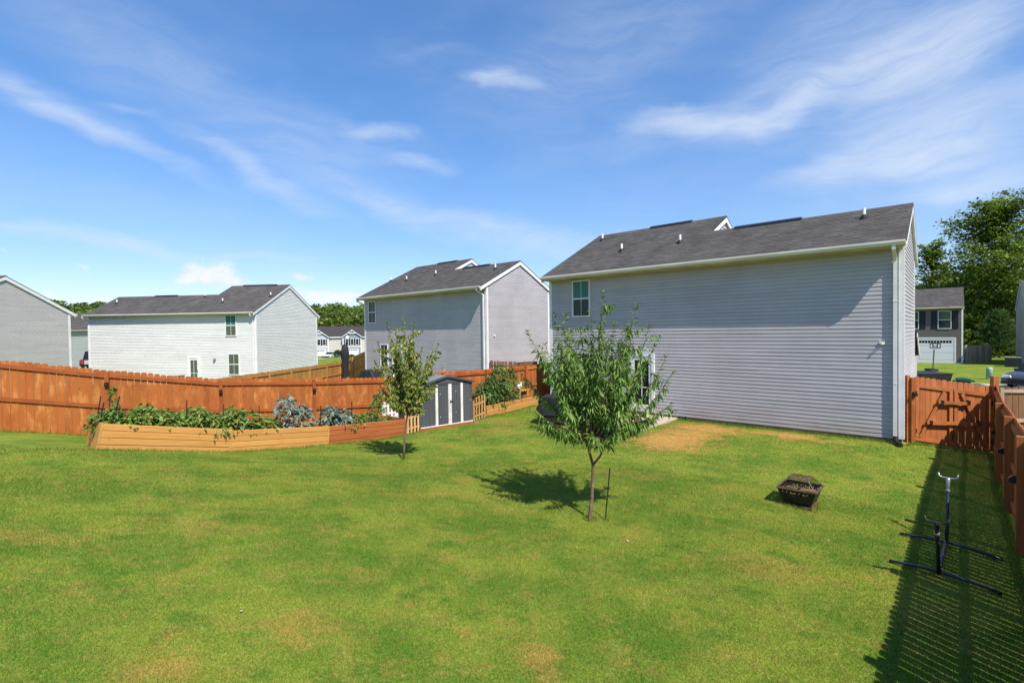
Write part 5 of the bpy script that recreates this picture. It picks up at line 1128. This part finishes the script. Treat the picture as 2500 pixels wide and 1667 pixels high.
for sy in (-.85, .85): MB().lathe([(.2, -.09), (.3, -.08), (.3, .08), (.2, .09)], 16).build('wheel', TYRE, tl, Matrix.Translation((.6, sy, .30)) @ Matrix.Rotation(math.pi/2, 4, 'X'))
MB().beam((2.32, 0, .52), (3.3, 0, .48), .08, .08).build('tongue', BLACK, tl)
GRN = mat('green bin', (.015, .075, .04), rough=.5)
for (u, Y, l) in ((2383, 20.5, 'green wheeled bin with rounded lid behind the gate'), (2347, 23, 'green wheeled bin with its lid ajar, left one behind the gate')):
    p = pt(u, 940, Y); q = empty('wheeled_bin', (p.x, p.y, -3.46), -.6, l, 'bin', 'green wheeled bins'); MB().prism([(-.24, -.28, .05), (.24, -.28, .05), (.29, -.34, .98), (-.29, -.34, .98)], (0, .6, 0)).build('body', GRN, q, bevel=.03)
    MB().prism([(-.31, -.36, .985), (.31, -.36, .985), (.28, -.36, 1.05), (.12, -.36, 1.09), (-.12, -.36, 1.09), (-.28, -.36, 1.05)], (0, .68, 0)).build('lid', GRN, q, Matrix.Rotation(0 if u > 2360 else .12, 4, 'Y'))
    for sx in (-.25, .25): MB().lathe([(.1, -.03), (.1, .03)], 12).build('wheel', TYRE, q, Matrix.Translation((sx, .28, .10)) @ Matrix.Rotation(math.pi/2, 4, 'Y'))
# street lamp and shrubs by the far houses
p = pt(848.5, 870, 60); lp = empty('street_lamp', (p.x, p.y, G(p.x, p.y)), 0, 'black street lamp with white globe beyond the pine fence', 'street lamp'); H0 = -.28-lp.location.z
MB().lathe([(.12, 0), (.1, .5), (.05, .6), (.045, H0-.5), (.14, H0-.48), (.10, H0-.38)], 10).build('post', BLACK, lp); MB().lathe([(.10, H0-.38), (.2, H0-.2), (.19, H0-.02), (.10, H0+.1), (.03, H0+.18)], 14).build('globe', mat('lamp globe', (.8, .8, .8), rough=.3), lp, smooth=True)
LEAF_SHRUB = leafmat('shrub leaf', [(.02, .05, .01), (.04, .09, .015), (.06, .12, .02)], trans=.2)
for (u, v, Y, r, l) in ((791, 869, 118, .7, 'round clipped shrub left of the far cars'), (858, 866, 116, .85, 'round clipped shrub beside the street lamp'), (825, 858, 90, .9, 'loose spiky shrub behind the covered umbrella')):
    p = pt(u, v+5, Y); q = empty('shrub', (p.x, p.y, p.z-.3), 0, l, 'shrub', 'shrubs by the far houses'); d = nrm(RNG.normal(0, 1, (500, 3))); P = d*(r*RNG.uniform(.7, 1, (500, 1))); P[:, 2] = np.abs(P[:, 2])*1.1
    quad_leaves('foliage', P, .25, LEAF_SHRUB, q); MB().tube([(0, 0, -.3), (0, 0, r*.6)], .05, 6).build('stem', BARKD, q)

# ---- big trees on the right and the wooded hill behind
LEAF_OAK = leafmat('broad leaf', [(.06, .10, .015), (.095, .145, .02), (.14, .195, .028), (.20, .25, .04)], trans=.3, rough=.5, big=(.35, .35, .35), bamp=.4)
LEAF_SUNLIT = leafmat('sunlit leaf', [(.10, .16, .015), (.15, .215, .022), (.21, .27, .035)], trans=.35, rough=.5, big=(.4, .4, .4), bamp=.35)  # brighter yellow green: sunlight on these trees is put into the leaf colour
LEAF_PINE = leafmat('pine needle', [(.035, .075, .02), (.06, .12, .03), (.09, .16, .04)], trans=.2, rough=.6, big=(.5, .5, .5), bamp=.25)
LEAF_HILL = leafmat('hill leaf', [(.05, .09, .014), (.08, .13, .018), (.12, .175, .026), (.17, .22, .035)], trans=.25, rough=.6, big=(.05, .05, .05), bamp=.5)
def big_tree(label, x, y, z, H, rad, n, size, m, group, low=.25, nb=26, name='tree', taper=.6):
    t = empty(name, (x, y, z), 0, label, 'tree', group); tb = MB(); tp = [(0, 0, -.3), (.1, 0, H*.3), (-.1, .1, H*.6), (0, 0, H*.9)]
    tb.tube(tp, [.28*H/14, .2*H/14, .12*H/14, .03], 8); tb.build('trunk', BARKD, t, smooth=True); br = MB(); P = []
    for k in range(nb):
        f = low+(1-low)*((k+RNG.random())/nb); a = k*2.4+RNG.uniform(-.4, .4)
        er = rad*(1-taper*max(0, (f-.45)/.55)**1.5)*RNG.uniform(.65, 1.1)*(1 if f > low+.1 else .8)
        st = np.array([0, 0, H*(f-.12)]); en = np.array([er*np.cos(a), er*np.sin(a), H*f]); md = st*.5+en*.5+np.array([0, 0, .04*H]); path = bez(st, md, en, 6)
        br.tube([Vector(p) for p in path], [.05*H/14, .045*H/14, .035*H/14, .03*H/14, .02*H/14, .01], 4, cap=False)
        nn = n//nb; tq = RNG.random(nn)**.55; c = st*(1-tq[:, None])+en*tq[:, None]; c[:, 2] += .1*H*np.sin(tq*3)*.4
        sub = RNG.normal(0, 1, (7, 3))*np.array([.8, .8, .55])*rad*.25; c = c+sub[RNG.integers(0, 7, nn)]
        P.append(c+RNG.normal(0, 1, (nn, 3))*np.array([1, 1, .6])*rad*.075)
    ct = np.stack([RNG.normal(0, rad*.16, n//12), RNG.normal(0, rad*.16, n//12), H*RNG.uniform(.75, 1.0, n//12)], 1); P.append(ct)
    br.build('limbs', BARKD, t, kind='stuff', smooth=True); quad_leaves('crown', np.concatenate(P), size, m, t); return t
def T_at(label, u, vtop, Y, rad, n, size, m, low=.2, nb=26, taper=.6, zb=-3.6):
    p = pt(u, vtop, Y); return big_tree(label, p.x, Y, zb, (p.z-zb)*.945, rad, n, size, m, 'trees beyond the brown house', low, nb, taper=taper)
T_at('tallest leafy tree at the right edge, rising above all the houses', 2432, 468, 62, 5.6, 26000, .36, LEAF_OAK, low=.15, nb=40)
T_at('slender open tree rising left of the tallest one', 2278, 578, 74, 3.2, 6500, .38, LEAF_OAK, low=.3, nb=24)
T_at('broad tree at the right edge behind the tallest one', 2540, 560, 70, 7, 15000, .45, LEAF_OAK, low=.1, nb=34)
T_at('low sunlit green tree behind the roof of the brown house', 2320, 660, 78, 5.5, 9000, .42, LEAF_SUNLIT, low=.2)
T_at('sunlit green tree half hidden by the largest grey house', 2248, 690, 80, 5, 7000, .42, LEAF_SUNLIT, low=.2)
T_at('dense dark tree between the brown house and the pine', 2385, 650, 68, 5.5, 15000, .40, LEAF_OAK, low=.05, nb=36)
T_at('shadowy understorey tree behind the young pine', 2450, 690, 66, 5, 12000, .38, LEAF_OAK, low=.02, nb=36)
T_at('low bright bush like tree beside the grey fence', 2372, 808, 58, 2.2, 3500, .28, LEAF_SUNLIT, low=.05, nb=20)
T_at('low sunlit tree at the foot of the pine, right side', 2475, 815, 60, 2.4, 3500, .28, LEAF_SUNLIT, low=.05, nb=20)
def pine(label, x, y, z, H, rad, n):
    t = empty('pine_tree', (x, y, z), 0, label, 'pine'); MB().tube([(0, 0, -.2), (0, 0, H*.95)], [.12, .02], 8).build('trunk', BARKD, t); br = MB(); P = []; D = []
    for k in range(70):
        f = .06+.92*k/70; a = k*2.4; L = rad*(1-f)**.75*RNG.uniform(.8, 1.1)+.12; st = np.array([0, 0, H*f]); en = st+np.array([L*np.cos(a), L*np.sin(a), L*.45]); br.tube([Vector(st), Vector(en)], [.025, .006], 4, cap=False)
        nn = int(n/70*(.4+1.2*(1-f))); q = RNG.uniform(.25, 1.05, nn)[:, None]; P.append(st*(1-q)+en*q+RNG.normal(0, .10, (nn, 3))); D.append(nrm((en-st)[None]/L+RNG.normal(0, .7, (nn, 3))+np.array([0, 0, .5])))
    br.build('branches', BARKD, t, kind='stuff'); P = np.concatenate(P); D = np.concatenate(D); leaf_obj('needles', P, D, RNG.uniform(.2, .34, len(P)), np.full(len(P), .05), LEAF_PINE, t, droop=0); return t
p = pt(2440, 757, 56); pine('young bright green pine in front of the dark trees', p.x, p.y, -3.6, p.z+3.6, 2.5, 12000)

# hill
HAZ = np.linspace(R(-62), R(62), 70); HR = np.array([120, 150, 180, 210, 240, 270, 320, 420, 560]); hill_h = lambda r: -6+10.5*np.clip((r-135)/120, 0, 1)**1.2-3*np.clip((r-320)/240, 0, 1)
V = np.array([(r*math.sin(a), r*math.cos(a), hill_h(r)*(1 if r > 125 else 1)-(1.5 if r == 120 else 0)) for r in HR for a in HAZ]); na = len(HAZ)
F = np.array([(i*na+j, i*na+j+1, (i+1)*na+j+1, (i+1)*na+j) for i in range(len(HR)-1) for j in range(na-1)])
link('hill', np_mesh('hill', V, [F], mat('hill ground', (.05, .08, .02), (.07, .1, .03), ns=(.1, .1, .1), rough=.95), True), kind='structure')
P = []
for k in range(1150):
    a = RNG.uniform(R(-56), R(-6)); r = RNG.uniform(172, 290); hgt = RNG.uniform(7.5, 12); rd = RNG.uniform(3, 5.2); c = np.array([r*math.sin(a), r*math.cos(a), hill_h(r)+hgt-rd]); nn = 95
    d = nrm(RNG.normal(0, 1, (nn, 3))); d[:, 2] = np.abs(d[:, 2])*1.1-.35; P.append(c+d*rd*RNG.uniform(.75, 1.05, (nn, 1)))
quad_leaves('wooded_hillside', np.concatenate(P), 1.25, LEAF_HILL, None); tag(bpy.data.objects['wooded_hillside'], 'wooded hillside of dense green trees behind the far houses', 'woodland')
print('objects', len(bpy.data.objects), 'tris', sum(len(o.data.polygons) for o in bpy.data.objects if o.type == 'MESH'))
